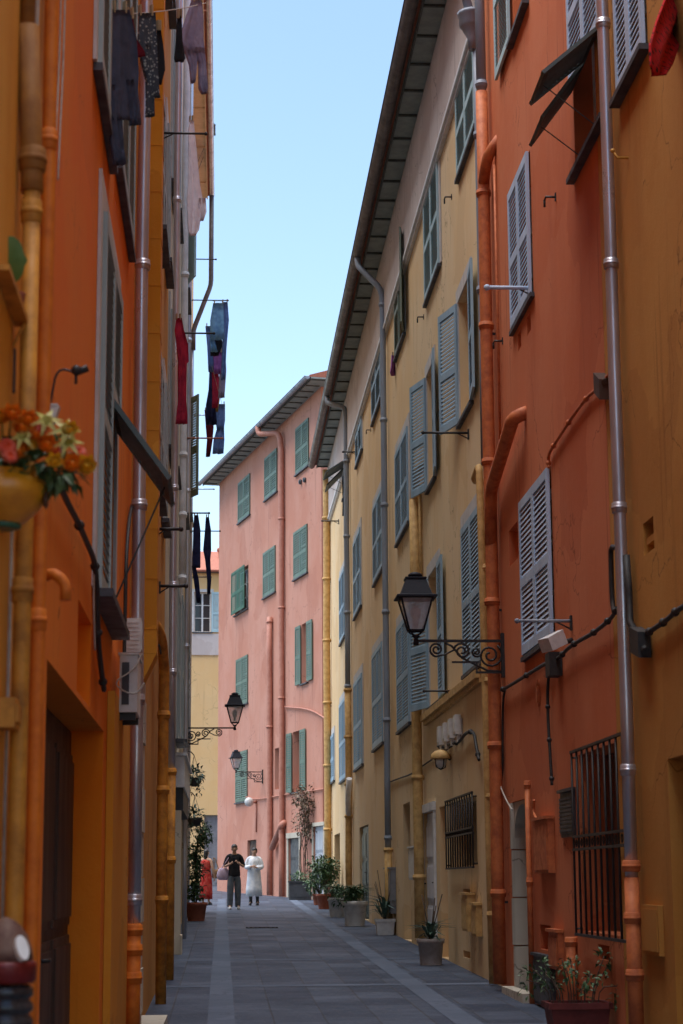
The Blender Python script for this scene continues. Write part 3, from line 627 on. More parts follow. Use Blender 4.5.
gdoor((333.5, 339, 834, 896), 'dark_panel', 0.2, label='small dark arched door'); gdoor((345.5, 350.5, 826, 903), 'door_brown', 0.2)
gdoor((358.5, 367.5, 826, 910), 'door_green', 0.08, label='dark green double door', leaves=2)
gdoor((402, 409, 803, 931), 'door_brown', 0.25, label='tall ochre door set deep in the wall')
gdoor((423, 434, 812, 942), 'door_white', 0.05, label='white door in a white frame', frame=('white', 0.13)); gdoor((438.5, 445.5, 806, 956), 'ochre_door', 0.5, label='narrow ochre door in deep shade')
grille(wy, hy, gy((448, 475, 797, 868)), 11)
r = gy((421, 478, 700, 712)); 
for (x0, x1, y0, y1) in ((461, 468, 889, 897), (461, 467, 920, 928), (461, 468, 951, 958)): wy.holes.append((*gy((x0, x1, y0, y1)), 0.1, 1))
mb = MB(); wall_mesh(mb, wy, 0.0, EZ+0.05); shell(mb, wy, 0.0, EZ+0.05, 9); mb.build('wall', M['yellow'], hy)
# ledge under the first floor windows, string course, cornice
mb = MB(); a = wy.hit(423, 717, 0.06); b = wy.hit(479, 676, 0.06); zl = (a[1]+b[1])/2; mb.wbox(wy, b[0], a[0], zl-0.05, zl+0.05, 0.003, 0.11); mb.wbox(wy, b[0], a[0], zl-0.11, zl-0.052, 0.003, 0.06); mb.build('ledge', M['yellow_paint'], hy)
mb = MB(); z0 = CZ
mb.wbox(wy, 0, wy.L, z0+0.10, EZ-0.02, 0.003, 0.07); c = mb.build('cornice', M['cornice'], hy)
mb = MB(); mb.wbox(wy, 0, wy.L, z0-0.03, z0+0.03, 0.003, 0.06); mb.wbox(wy, 0, wy.L, z0+0.031, z0+0.098, 0.003, 0.10); mb.build('moulding', M['white'], c)
def eave(w, parent, EZ, O, soff, tilem, back=7, rise=2.4, ext=(0.3, 0.35), ribm='rib', gut='brown_metal', step=1.05, gr=0.075):
    mb = MB(); a, b = -ext[0], w.L+ext[1]
    mb.wbox(w, a, b, EZ, EZ+0.05, -0.2, O); rf = mb.build('soffit', M[soff], parent)
    mb = MB(); k = a+0.1
    while k < b: mb.wbox(w, k-0.025, k+0.025, EZ-0.035, EZ-0.002, 0.075, O-0.03); k += step
    mb.wbox(w, a, b, EZ-0.04, EZ-0.003, O-0.028, O+0.003); mb.build('rafters', M[ribm], rf)
    mb = MB(); P = [(O+0.04, EZ+0.052), (O+0.04, EZ+0.12), (-back/2, EZ+0.12+rise), (-back, EZ+0.06)]
    A = [w.pt(a, z, o) for o, z in P]; B = [w.pt(b, z, o) for o, z in P]
    for i in range(3): mb.quad(A[i], A[i+1], B[i+1], B[i])
    mb.quad(*A); mb.quad(*reversed(B)); mb.quad(A[3], A[0], B[0], B[3]); roof = mb.build('roof', M[tilem], parent)
    mb = MB(); n = 9; ga = a-0.03; gb = b+0.03; c_o, c_z = O+0.04+gr, EZ+0.06
    ring = [(c_o+gr*cos(pi+pi*i/n), c_z+gr*1.1*sin(pi+pi*i/n)) for i in range(n+1)]
    ring2 = [(c_o+(gr-0.012)*cos(pi+pi*i/n), c_z+(gr-0.012)*1.1*sin(pi+pi*i/n)) for i in range(n+1)]
    for i in range(n):
        mb.quad(w.pt(ga, ring[i][1], ring[i][0]), w.pt(gb, ring[i][1], ring[i][0]), w.pt(gb, ring[i+1][1], ring[i+1][0]), w.pt(ga, ring[i+1][1], ring[i+1][0])); mb.sm[-1] = True
        mb.quad(w.pt(ga, ring2[i+1][1], ring2[i+1][0]), w.pt(gb, ring2[i+1][1], ring2[i+1][0]), w.pt(gb, ring2[i][1], ring2[i][0]), w.pt(ga, ring2[i][1], ring2[i][0])); mb.sm[-1] = True
    mb.tube([w.pt(ga, c_z, c_o+gr), w.pt(gb, c_z, c_o+gr)], 0.014, 6)
    for e in (ga, gb): mb.quad(*[w.pt(e, z, o) for o, z in ring])
    k = a+0.4
    while k < b:
        for i in range(n):
            R = lambda i: (c_o+(gr+0.006)*cos(pi+pi*i/n), c_z+(gr+0.006)*1.1*sin(pi+pi*i/n))
            mb.quad(w.pt(k, R(i)[1], R(i)[0]), w.pt(k+0.05, R(i)[1], R(i)[0]), w.pt(k+0.05, R(i+1)[1], R(i+1)[0]), w.pt(k, R(i+1)[1], R(i+1)[0]))
        k += 1.05
    mb.build('gutter', M[gut], roof); return c_o, c_z
go, gzz = eave(wy, hy, EZ, 0.42, 'soffit', 'tile', ext=(-0.02, -0.25), gr=0.105)
# drainpipes of the yellow house
s = wy.hit(384.5, 500, 0.1)[0]; zt = wy.z(s, 293, 0.1); zj = wy.z(s, 850, 0.1)
pipe('drainpipe', [wy.pt(s+0.5, gzz-0.1, go), wy.pt(s+0.45, gzz-0.3, go), wy.pt(s, zt+0.08, 0.12), wy.pt(s, zt-0.3, 0.1), wy.pt(s, zj, 0.1)], 0.062, 'grey_pipe', hy, [wy.pt(s, wy.z(s, y, 0.1), 0.1) for y in (305, 420, 505, 612, 720, 838)], 'blue grey drainpipe with a swan neck to the gutter')
pipe('drainpipe', [wy.pt(s, zj+0.02, 0.1), wy.pt(s, gz(wy.pt(s, 0).y), 0.1)], 0.075, 'yellow_paint', hy, [wy.pt(s, zj, 0.1)], 'yellow foot of the blue grey drainpipe')
s = wy.hit(347, 580, 0.1)[0]; zt = wy.z(s, 410, 0.1); zj = wy.z(s, 690, 0.1)
pipe('drainpipe', [wy.pt(s+0.4, gzz-0.1, go), wy.pt(s+0.35, gzz-0.3, go), wy.pt(s, zt+0.08, 0.12), wy.pt(s, zt-0.3, 0.1), wy.pt(s, zj, 0.1)], 0.07, 'grey_pipe', hy, [wy.pt(s, zj+q, 0.1) for q in (0.1, 2, 4, 6)], 'far grey drainpipe')
pipe('drainpipe', [wy.pt(s, zj+0.02, 0.1), wy.pt(s, gz(wy.pt(s, 0).y), 0.1)], 0.085, 'yellow_paint', hy, [wy.pt(s, zj-q, 0.1) for q in (0, 1.2, 2.4, 3.2)])
r = wy.hit(350, 790, 0.1)
pipe('pipe_elbow', [wy.pt(s-0.7, wy.z(s, 780, 0.1), 0.12), wy.pt(s-0.35, wy.z(s, 800, 0.1), 0.14), wy.pt(s, wy.z(s, 817, 0.1), 0.1)], 0.07, 'white', hy, [], 'white branch pipe')
vpipe(wy, hy, 415.5, 600, 500, 938, 0.085, 'yellow_paint', 0.11, 1.6, 'yellow drainpipe between the doors')
s = wy.hit(415.5, 600, 0.11)[0]; zt = wy.z(s, 500, 0.11); pipe('pipe_elbow', [wy.pt(s, zt-0.1, 0.11), wy.pt(s, zt+0.12, 0.11), wy.pt(s-0.5, zt+0.4, 0.10), wy.pt(s-0.6, zt+0.5, -0.04)], 0.07, 'yellow_paint', hy)
s2 = s-0.28; pipe('thin_pipe', [wy.pt(s2, zt+0.2, 0.04), wy.pt(s2, wy.z(s2, 610, 0.04), 0.04)], 0.03, 'yellow_paint', hy)
vpipe(wy, hy, 327, 650, 470, 868, 0.11, 'yellow_paint', 0.13, 1.9, 'yellow drainpipe at the far corner')
s = 0.07; pipe('drainpipe', [wy.pt(s, wy.z(s, 40, 0.07), 0.06), wy.pt(s, wy.z(s, 465, 0.09), 0.06)], 0.05, 'grey_pipe', hy, [wy.pt(s, wy.z(s, y, 0.06), 0.06) for y in (135, 290)], 'dark grey drainpipe against the red house')
zt = wy.z(s, 32, 0.1); mb = MB(); mb.lathe(wy.pt(s, zt, 0.10), [(0.06, -0.25), (0.07, -0.1), (0.15, 0.05), (0.18, 0.08), (0.18, 0.2), (0.2, 0.22), (0.2, 0.26)], 14); mb.tube([wy.pt(s, zt+0.2, 0.12), wy.pt(s, EZ, go-0.05)], 0.06, 10); mb.build('rain_head', M['grey_pipe'], hy)
s = 0.16; z1 = wy.z(s, 455, 0.08); pipe('drainpipe', [wy.pt(s+0.45, z1-0.25, -0.03), wy.pt(s+0.42, z1-0.25, 0.14), wy.pt(s, z1-0.12, 0.12), wy.pt(s, gz(25), 0.08)], 0.045, 'yellow_paint', hy, [wy.pt(s, q, 0.08) for q in (1.2, 2.6, 4.0, 5.4)], 'thin yellow pipe against the red house')
s3 = wy.hit(484, 850, 0.05)[0]; 
cable(W(wy, [(387, 783), (400, 778), (412, 774), (425, 764), (440, 754), (452, 746)], 0.02), 0.013, 'cable', 'thin dark cable sagging across the yellow wall to the meter boxes')
# four little white boxes on a bracket
rr = wy.rect(439, 461, 722, 741); n4 = 4
for i in range(n4):
    a = rr[0]+(rr[1]-rr[0])*i/n4; b = a+(rr[1]-rr[0])/n4*0.34; mb = MB(); mb.wbox(wy, a, b, rr[2], rr[3], 0.03, 0.11); mb.wbox(wy, a+0.02, b-0.02, rr[2]+0.04, rr[3]-0.04, 0.111, 0.118); mb.wbox(wy, a+0.03, b-0.03, rr[2]-0.10, rr[2]-0.002, 0.04, 0.08); mb.wbox(wy, a+0.03, b-0.03, rr[2]-0.05, rr[3]-0.05, 0.004, 0.029)
    tag(mb.build('junction_box', M['plastic']), 'small white box in the row of four on the yellow wall', 'junction box', 'four white boxes on the yellow wall')
cable(W(wy, [(438, 746), (442, 748), (450, 744), (460, 742), (465, 733), (474, 731), (476, 745), (479, 760)], 0.05), 0.022, 'cable', 'black cable looping under the four small white boxes', ties=4)
# bulkhead lamp
def bulkhead():
    c = wy.at(451, 759, 0.0); t = thing('wall_lamp', c, 'amber capped bulkhead lamp on the yellow wall above the barred window', 'wall lamp')
    k = c+wy.n*0.15; mb = MB(); mb.lathe(k, [(0.143, 0.000), (0.150, 0.014), (0.136, 0.068), (0.082, 0.116), (0.014, 0.136)], 16); mb.build('cap', M['yellow_paint'], t)
    mb = MB(); mb.lathe(k, [(0.014, -0.136), (0.054, -0.122), (0.082, -0.068), (0.088, -0.001)], 14); mb.build('globe', M['lens'], t)
    mb = MB(); [mb.tube([k+V((0.095*cos(a), 0.095*sin(a), 0)), k+V((0.075*cos(a), 0.075*sin(a), -0.115)), k+V((0, 0, -0.15))], 0.009, 5) for a in (0.4, 1.97, 3.54, 5.1)]; mb.tube([c, k+Z*0.1], 0.03, 8); mb.build('cage', M['iron'], t)
bulkhead()
wall_box(wy, (468, 473.5, 895, 931), 0.11, 'yellow_paint', 'taller yellow meter box low on the yellow wall by the red corner')
wall_box(wy, (475.5, 480, 905, 936), 0.08, 'yellow_paint', 'shorter yellow meter box next to the red house corner')
wall_box(wy, (388.5, 394.5, 869, 913), 0.1, 'grey_box', 'grey cabinet standing against the yellow wall by the drainpipe foot', 'utility_cabinet', 'cabinet')
wall_box(wy, (415.5, 421.5, 848, 880), 0.14, 'plastic', 'pale grey letter box on the yellow pipe beside the white door', 'letter_box', 'letter box')
rod(wy, 469, 433, 423, 'black pole sticking out under the upper open window of the yellow house', 'iron', 0.016)
rod(wy, 456, 691, 424, 'black pole in front of the wide first floor window', 'iron', 0.014)
for px0, py, px1, lab in ((357, 452, 343, 'small dark pole high on the far yellow facade'), (339, 521, 322, 'small pole below the lowered shutter panels, far yellow facade')): rod(wy, px0, py, px1, lab, 'iron', 0.018)
for x, y, lab in ((452, 197, 'tiny iron hook high on the yellow wall right of the pale shutters'), (424, 317, 'tiny iron hook on the yellow wall under the second top window'), (371, 430, 'tiny iron hook on the yellow wall beside the swan neck pipe')): catch(wy, x, y, lab)
# ================================================================== PINK house
ap = radians(11.9); e0 = V((3.24, 63.5)); wp = Wall((e0.x, e0.y), (e0.x-sin(ap)*16.6, e0.y+cos(ap)*16.6), (-cos(ap), -sin(ap)))
hp = house('pink_house', (e0.x-1.5, 71, gz(71)), 'pink house with sage green shutters at the bend of the street')
pw = lambda px, st='closed', **k: window(wp, hp, wp.rect(*px), st, k.pop('sm', 'sh_green'), 0, k.pop('sill', 0.08), step=0.075, sl=0.43, **k)
pw((238, 249.7, 478, 519)); pw((264.5, 276.7, 453, 496)); pw((295.5, 308.3, 423, 470))
pw((234.5, 247.5, 569, 612), sm='sh_dgreen', recess=-0.16, label='window with darker green shutters'); pw((263, 275, 549, 595)); pw((293.5, 307, 528, 576))
pw((236, 247.5, 657, 705)); pw((301, 307, 623, 683), 'open', label='window with both shutters folded back')
pw((235.6, 247, 751, 802)); pw((292, 300.3, 731, 792), 'open', label='window with both shutters folded back', depth=0.4)
pw((274, 279, 748, 789), 'none', sill=0)
def pdoor(px, *a, **k):
    r = wp.rect(*px); yg = wp.pt((r[0]+r[1])/2, 0).y; return hole_door(wp, hp, (r[0], r[1], gz(yg)+0.02, r[3]), *a, **k)
pdoor((288, 299, 838, 899), 'dark_panel', 0.06, label='dark iron door in a stone frame', frame=('stone', 0.18)); pdoor((313, 323.5, 826, 902), 'door_blue', 0.05, label='pale blue door', frame=('stone', 0.12)); pdoor((246.5, 255.5, 840, 895), 'door_brown', 0.1); pdoor((278, 283, 852, 900), 'door_brown', 0.06)
PZ = wp.hit(266, 424, 0.55)[1]
mb = MB(); wall_mesh(mb, wp, 0.3, PZ+0.02); shell(mb, wp, 0.3, PZ+0.02, 9); mb.build('wall', M['pink'], hp)
po, pz = eave(wp, hp, PZ, 0.6, 'soffit', 'tile', back=9, rise=1.6, ext=(1.0, 0.55), gut='grey_pipe', step=0.8, gr=0.09)
s = wp.hit(281.5, 600, 0.12)[0]; zt = wp.z(s, 437, 0.12)
pipe('drainpipe', [wp.pt(s+1.1, pz-0.05, po), wp.pt(s+1.05, pz-0.35, po), wp.pt(s, zt+0.15, 0.2), wp.pt(s, zt-0.4, 0.12), wp.pt(s, gz(70), 0.12)], 0.1, 'pink_paint', hp, [wp.pt(s, zt-q, 0.12) for q in (3, 6.2, 9.4)], 'tall pink drainpipe')
s = wp.hit(269.5, 750, 0.12)[0]; pipe('drainpipe', [wp.pt(s, wp.z(s, 617, 0.12), 0.12), wp.pt(s, gz(72), 0.12)], 0.1, 'pink_paint', hp, [wp.pt(s, wp.z(s, q, 0.12), 0.12) for q in (622, 727)], 'short pink pipe')
a, b = wp.hit(282, 825, 0.14), wp.hit(272, 848, 0.14); pipe('pipe_elbow', [wp.pt(a[0], a[1]+0.1, 0), wp.pt(a[0], a[1], 0.16), wp.pt(b[0], b[1], 0.14)], 0.11, 'pink_paint', hp)
a, b, c = wp.at(285, 707, 0.05), wp.at(310, 709, 0.05), wp.at(326, 719, 0.05); cable([a, b, c], 0.03, 'pink_paint', None, 'conduit', parent=hp)
a, b = wp.at(258, 800, 0.05), wp.at(290, 800, 0.05)
cable([wp.at(246, 797, 0.04), wp.at(257, 800, 0.04), wp.at(282, 795, 0.04), wp.at(324, 789, 0.04)], 0.025, 'pink_paint', None, 'conduit', parent=hp)
c = wp.at(257, 802, 0.0); t = thing('globe_lamp', c, 'white globe lamp on the pink wall under the iron lantern', 'wall lamp'); mb = MB(); mb.ball(c+wp.n*0.3, 0.17, 12); mb.build('globe', M['lens'], t); mb = MB(); mb.tube([c, c+wp.n*0.2], 0.05, 8); mb.tube([c+wp.n*0.03, c+wp.n*0.03-Z*1.1], 0.03, 6); mb.build('bracket', M['pink_paint'], t)
for px, py, px1, y1 in ((301.5, 482, 305, 479),): 
    for x, y in ((301.5, 482), (305.7, 480)):
        c = wp.at(x, y, 0.0); mb = MB(); mb.tube([c, c+wp.n*0.08], 0.09, 12); mb.tube([c+wp.n*0.081, c+wp.n*0.1], 0.06, 12)
        tag(mb.build('wall_vent', M['dark_panel']), 'small round vent cap, one of the pair under the highest pink window', 'vent', 'pair of vent caps on the pink wall')
# dark trough planter and dry climber by the iron door
P = wp.at(300, 903, 0.5); g = gz(P.y); t = thing('planter', (P.x, P.y, g), 'long dark trough at the foot of the pink house', 'planter'); mb = MB()
mb.box((P.x, P.y, g+0.28), 0.72, 0.4, 0.56); mb.box((P.x, P.y, g+0.585), 0.78, 0.46, 0.05); mb.box((P.x, P.y-0.205, g+0.3), 0.6, 0.012, 0.4); mb.build('tub', M['dark_panel'], t)
mb = MB(); leaves(mb, V((P.x, P.y, g+0.72)), (.34, .18, .14), 160, .12, .05, seed=5); mb.build('foliage', M['leaf'], t)
c0 = wp.at(300, 893, 0.15); t = thing('climbing_plant', c0, 'dry brown climber trailing over the iron door of the pink house', 'climbing plant'); mb = MB(); rn = random.Random(9); tips = []
for i in range(9):
    pts = [wp.at(306, 893, 0.1)]
    for y in (860, 830, 810, 795): pts.append(wp.at(303+rn.uniform(-7, 7), y+rn.uniform(-6, 6), 0.12+rn.uniform(0, .12)))
    mb.tube(smooth_path(pts, 1), 0.012, 5); tips += pts[2:]
mb.build('stems', M['bark'], t); mb = MB()
for i, p in enumerate(tips): leaves(mb, p, (.3, .2, .35), 26, .13, .07, seed=40+i)
mb.build('foliage', M['dry'], t)
# ================================================================== FAR yellow house beyond the bend
wf = Wall((-9.5, 92), (4.5, 92.6), (0, -1))
hf = house('far_house', (-3, 92, gz(92)), 'pale yellow house seen at the end beyond the bend')
FZ = wf.hit(208, 573)[1]
window(wf, hf, wf.rect(194, 211, 592, 632), 'none', 'white', 0.12, 0.1, label='window with white railing'); 
fr = wf.rect(194, 211, 592, 632); mb = MB(); leaf_panel(mb, wf.pt(fr[1]+0.03, fr[2], 0.05), wf.t, wf.n, 0.75, fr[3]-fr[2]); mb.build('shutter', M['sh_turq'], hf)['label'] = 'pale folded back shutter'
mb = MB(); fr2 = (fr[0]-0.2, fr[1]+0.8, fr[2]-1.1, fr[2]-0.08); mb.wbox(wf, *fr2, 0.003, 0.05); mb.build('apron_panel', M['cornice'], hf)
r = wf.rect(204, 223, 815, 893); hole_door(wf, hf, (r[0], r[1], gz(92), r[3]), 'grey_box', 0.2, label='wide grey doorway', leaves=2)
mb = MB(); wall_mesh(mb, wf, 0.5, FZ); shell(mb, wf, 0.5, FZ, 8); mb.build('wall', M['far'], hf)
eave(wf, hf, FZ, 0.25, 'soffit_pale', 'tile', back=8, rise=1.6, gut='tile', step=0.9, gr=0.06)
c = wf.at(219, 562, -2.5); mb = MB(); mb.tube([V((c.x, c.y, FZ)), V((c.x, c.y, c.z+0.7))], 0.05, 6); mb.ball(V((c.x, c.y, c.z+0.6)), 0.12, 6); mb.build('finial', M['tile'], hf)
# ================================================================== LEFT: amber house, nearest
wa = Wall((XL, 1.5), (XL, 8.03), (1, 0)); LH = 17.5
ha = house('amber_house', (XL, 5, gz(5)), 'amber yellow house nearest on the left, behind the flower pot')
mb = MB(); wall_mesh(mb, wa, -0.4, LH); shell(mb, wa, -0.4, LH, 7); mb.build('wall', M['amber'], ha)
s = wa.hit(22, 600, 0.055)[0]; cs = [wa.pt(s, wa.z(s, y, 0.055), 0.055) for y in (160, 212, 590, 1100)]
p = pipe('drainpipe', [wa.pt(s, gz(6.9), 0.055), wa.pt(s, wa.z(s, 170, 0.055), 0.055)], 0.031, 'amber_paint', ha, cs[1:], 'old amber clay drainpipe')
pipe('drainpipe', [wa.pt(s, wa.z(s, 192, 0.055), 0.055), wa.pt(s, wa.z(s, 165, 0.055), 0.052), wa.pt(s-0.03, wa.z(s, 30, 0.04), 0.028)], 0.04, 'amber_shaded', ha, [cs[0]], 'wider upper drainpipe')
pipe('drainpipe', [wa.pt(s-0.03, wa.z(s, 34, 0.04), 0.028), wa.pt(s-0.03, LH-1, 0.028)], 0.028, 'amber_shaded', ha)
a, b = wa.at(6, 560, 0.012), wa.at(3, 760, 0.012); 
pipe('thin_pipe', [wa.pt(wa.hit(9, 650, .012)[0], 0.8, 0.012), wa.pt(wa.hit(9, 650, .012)[0], 2.9, 0.012)], 0.006, 'cable_grey', ha)
def lwall_box(w, d0, d1, y0, y1, o1, mat, label, name, cat, slots=0, grp=None):
    a, b = d0-w.p0.y, d1-w.p0.y; z0, z1 = w.z(a, y1), w.z(a, y0); mb = MB(); mb.wbox(w, a, b, z0, z1, 0.002, o1); mb.wbox(w, a+0.02, b-0.02, z0+0.02, z1-0.02, o1+0.001, o1+0.008)
    for i in range(slots): z = z0+(z1-z0)*(0.12+0.76*i/max(1, slots-1)); mb.wbox(w, a-0.006, a-0.001, z-0.006, z+0.006, 0.02, o1-0.02)
    return tag(mb.build(name, M[mat]), label, cat, grp)
lwall_box(wa, 6.55, 6.72, 697, 727, 0.06, 'amber_paint', 'small amber meter box low on the nearest amber wall', 'meter_box', 'meter box')
# ================================================================== LEFT: orange house
wl = Wall((XL, 8.05), (XL, 15.6), (1, 0)); ho2 = house('orange_house', (XL, 12, gz(12)), 'bright orange house with the wide dark doorway on the left')
def lw(w, h, d0, d1, yt, yb, st='closed', **k):
    a, b = d0-w.p0.y, d1-w.p0.y; m = (a+b)/2; return window(w, h, (a, b, w.z(m, yb), w.z(m, yt)), st, k.pop('sm', 'sh_grey'), k.pop('surround', 0.12), k.pop('sill', 0.14), **k)
lw(wl, ho2, 11.2, 13.1, 258, 612, 'flap', sm='sh_grey', fl=(0, 1), flap=(0.60, 40, 0.64), surround=0.16, sill=0.12, label='tall window with one shutter panel propped out')
lw(wl, ho2, 10.5, 12.0, -330, 118, sm='sh_grey', sill=0.055); lw(wl, ho2, 12.7, 14.6, -100, 212, sm='sh_grey', sill=0.055)
a, b = 8.36-wl.p0.y, 12.42-wl.p0.y; zt = wl.z((a+b)/2, 702); hole_door(wl, ho2, (a, b, gz(9)+0.02, zt), 'door_brown', 0.2, label='wide dark wooden double door', leaves=3, panels=2)
a, b = 10.08-wl.p0.y, 11.1-wl.p0.y; wl.holes.append((a, b, wl.z(a, 690), wl.z((a+b)/2, 612), 0.28, 1))
mb = MB(); wall_mesh(mb, wl, -0.3, LH); shell(mb, wl, -0.3, LH, 7); mb.build('wall', M['orange'], ho2)
s = 13.4-wl.p0.y; zz = wl.z(s, 700); mb = MB(); mb.wbox(wl, 12.75-wl.p0.y, 14.9-wl.p0.y, gz(13)-0.1, zz, 0.003, 0.05); mb.build('pilaster', M['amber'], ho2)
s = wl.hit(45, 300, 0.04)[0]; pipe('drainpipe', [wl.pt(s, gz(8.2), 0.04), wl.pt(s, LH-1, 0.04)], 0.028, 'orange_paint', ho2, [wl.pt(s, wl.z(s, y, 0.04), 0.04) for y in (140, 620)], 'slim orange drainpipe')
c = wl.at(38, 575, 0.02); pipe('pipe_elbow', [c+wl.t*0.1, c+wl.n*0.06+Z*0.01, c+wl.n*0.11-Z*0.03, c+wl.n*0.11-Z*0.1], 0.022, 'orange_paint', ho2)
s = wl.hit(139.3, 510, 0.09)[0]; zj = wl.z(s, 926, 0.09)
pipe('drainpipe', [wl.pt(s, zj, 0.09), wl.pt(s, LH-0.5, 0.09)], 0.05, 'zinc', ho2, [wl.pt(s, wl.z(s, y, 0.09), 0.09) for y in (265, 505, 700, 900)], 'tall zinc drainpipe')
pipe('drainpipe', [wl.pt(s, gz(15.5), 0.09), wl.pt(s, zj+0.02, 0.09)], 0.055, 'orange_paint', ho2, [wl.pt(s, wl.z(s, y, 0.09), 0.09) for y in (930, 950, 978)], 'orange foot of the zinc drainpipe')
for k, px in enumerate((36, 38.5, 60, 64)):
    P = [wl.at(px+q, y, 0.02) for q, y in (((0, 0), (-2, 60), (0, 138)) if k < 2 else ((1, 0), (-1, 70), (-4, 130), (-6, 180)))]
    cable([P[0]+Z*1.0]+P, 0.0045, 'cable_grey', 'thin pale wire running down the near orange wall', group='x') if False else tag(cable([P[0]+Z*1.0]+P, 0.0045, 'cable_grey', 'thin pale wire running down beside the slim orange pipe', cat='wire', name='wire'), group='pale wires on the near orange wall')
cable(W(wl, [(58, 480), (66, 500), (78, 522), (88, 545), (95, 562), (97, 590), (98, 640), (101, 668), (104, 690)], 0.04), 0.016, 'cable', 'thick black cable falling diagonally from the flower pot past the shutters', ties=5)
cable(W(wl, [(94, 565), (93.5, 600), (95, 650)], 0.03), 0.006, 'cable_grey', 'thin white wire beside the thick black cable on the orange wall')
cable(W(wl, [(132, 505), (129, 520), (126, 560), (125, 620), (124, 670)], 0.03), 0.014, 'cable', 'black cable dropping behind the zinc pipe to the white fan unit')
# broken lamp hook with dangling wire
c = wl.at(47, 395, 0.0); e = c+wl.n*0.12+Z*0.10; mb = MB(); mb.tube(smooth_path([c-Z*0.15, c+wl.n*0.02, c+wl.n*0.04+Z*0.12, e]), 0.005, 6); mb.ball(e+Z*0.01, 0.022, 8); mb.tube([e, e+wl.n*0.05+Z*0.02], 0.016, 8); mb.tube([e-Z*0.01, e-Z*0.05], 0.007, 5)
tag(mb.build('wall_hook', M['iron']), 'bent black hook with a dangling wire on the orange wall', 'hook')
c = wl.at(50, 415, 0.02); mb = MB(); mb.obox(c, wl.t*0.03, Z*0.035+wl.n*0.01, wl.n*0.03); mb.obox(c+Z*0.0375, wl.t*0.034, Z*0.004, wl.n*0.034); tag(mb.build('junction_box', M['plastic']), 'small white junction box just above the flowers', 'junction box')
def fan_unit():
    w = wl; a, b = 13.3-w.p0.y, 13.85-w.p0.y; z0, z1 = w.z(a, 712), w.z(a, 655); t = thing('air_conditioner', w.pt((a+b)/2, z0, 0), 'small white air conditioner unit on the orange wall', 'air conditioner')
    mb = MB(); mb.wbox(w, a, b, z0, z1, 0.05, 0.17); mb.wbox(w, a-0.02, b+0.02, z1+0.001, z1+0.015, 0.04, 0.18); mb.build('casing', M['plastic'], t)
    mb = MB(); mb.wbox(w, a-0.012, a-0.002, z0+0.05, z1-0.05, 0.065, 0.115); mb.build('grille', M['dark_panel'], t)
    for q0 in (a+0.05, b-0.08): mb = MB(); mb.wbox(w, q0, q0+0.03, z0-0.05, z0-0.002, 0.003, 0.16); mb.build('bracket', M['iron'], t)
    q = w.pt(a, (z0+z1)/2, 0.09); cable([q+w.n*0.11+Z*0.2-w.t*0.02, q-w.t*0.08+w.n*0.06+Z*0.08, q-w.t*0.1-w.n*0.08, q-w.t*0.08-Z*0.07, q-w.t*0.06+w.n*0.08-Z*0.08, q-w.t*0.04+w.n*0.13], 0.006, 'cable_grey', None, 'cable_loop', parent=t)
fan_unit()
lwall_box(wl, 15.0, 15.25, 618, 652, 0.12, 'plastic', 'small pale louvred box behind the left zinc drainpipe', 'vent_box', 'vent', 7)
# ================================================================== LEFT: brown ochre house with the square flue
wb = Wall((XL, 15.62), (XL, 25.0), (1, 0)); hb = house('brown_house', (XL, 20, gz(20)), 'brown ochre house with a square flue behind the left zinc pipe')
for d0, d1 in ((21.0, 22.3), (23.2, 24.2)):
    for yt, yb in ((365, 500), (110, 245), (-170, -20)): lw(wb, hb, d0, d1, yt+(d0-21)*12, yb+(d0-21)*12, sm='sh_grey', sill=0.10, surround=0.2)
a = 17.2-wb.p0.y; hole_door(wb, hb, (a, a+1.1, gz(17.5)+0.2, gz(17.5)+2.5), 'door_brown', 0.2)
mb = MB(); wall_mesh(mb, wb, -0.3, LH-0.4); shell(mb, wb, -0.3, LH-0.4, 7); mb.build('wall', M['brown'], hb)
mb = MB(); a = 16.0-wb.p0.y; zf = wb.z(a, 690, 0.1); fo, fb = 0.205, 0.003
mb.wbox(wb, a, a+0.38, zf+0.302, LH-1, fb, fo)
for i in range(28): mb.wbox(wb, a-0.003, a+0.383, zf+0.5+i*0.42, zf+0.505+i*0.42, fb, fo+0.003)
for (o, z) in ((0, 0),):
    P = [wb.pt(a, zf-0.12, fb), wb.pt(a, zf+0.3, fo), wb.pt(a, zf+0.3, fb)]; Q = [p+wb.t*0.38 for p in P]; mb.quad(*P); mb.quad(*reversed(Q)); mb.quad(P[0], Q[0], Q[1], P[1])
mb.build('flue', M['amber'], hb)
mb = MB(); a = 16.15-wb.p0.y; z0 = gz(16)-0.05
for i in range(9): mb.wbox(wb, a, a+0.35, z0+0.36*i+0.005, z0+0.36*(i+1)-0.005, 0.003, 0.10+0.01*(i % 2))
mb.build('stone_jamb', M['stone'], hb)
mb = MB(); mb.wbox(wb, 0.05, 2.8, gz(16)-0.15, gz(16)+0.16, 0.003, 0.26); mb.wbox(wb, 0.06, 1.4, gz(16)-0.15, gz(16)+0.10, 0.261, 0.36); mb.build('doorstep', M['stone'], hb)
s = wb.hit(162.5, 830, 0.11)[0]; zt = wb.z(s, 668, 0.11)
pipe('drainpipe', [wb.pt(s, gz(20.5), 0.11), wb.pt(s, zt, 0.11), wb.pt(s-0.5, zt+0.3, 0.09), wb.pt(s-0.8, zt+0.5, -0.05)], 0.058, 'amber_paint', hb, [wb.pt(s, wb.z(s, y, 0.11), 0.11) for y in (715, 790, 900)], 'fat amber drainpipe')
s = wb.hit(170.5, 870, 0.10)[0]; zj = wb.z(s, 768, 0.1)
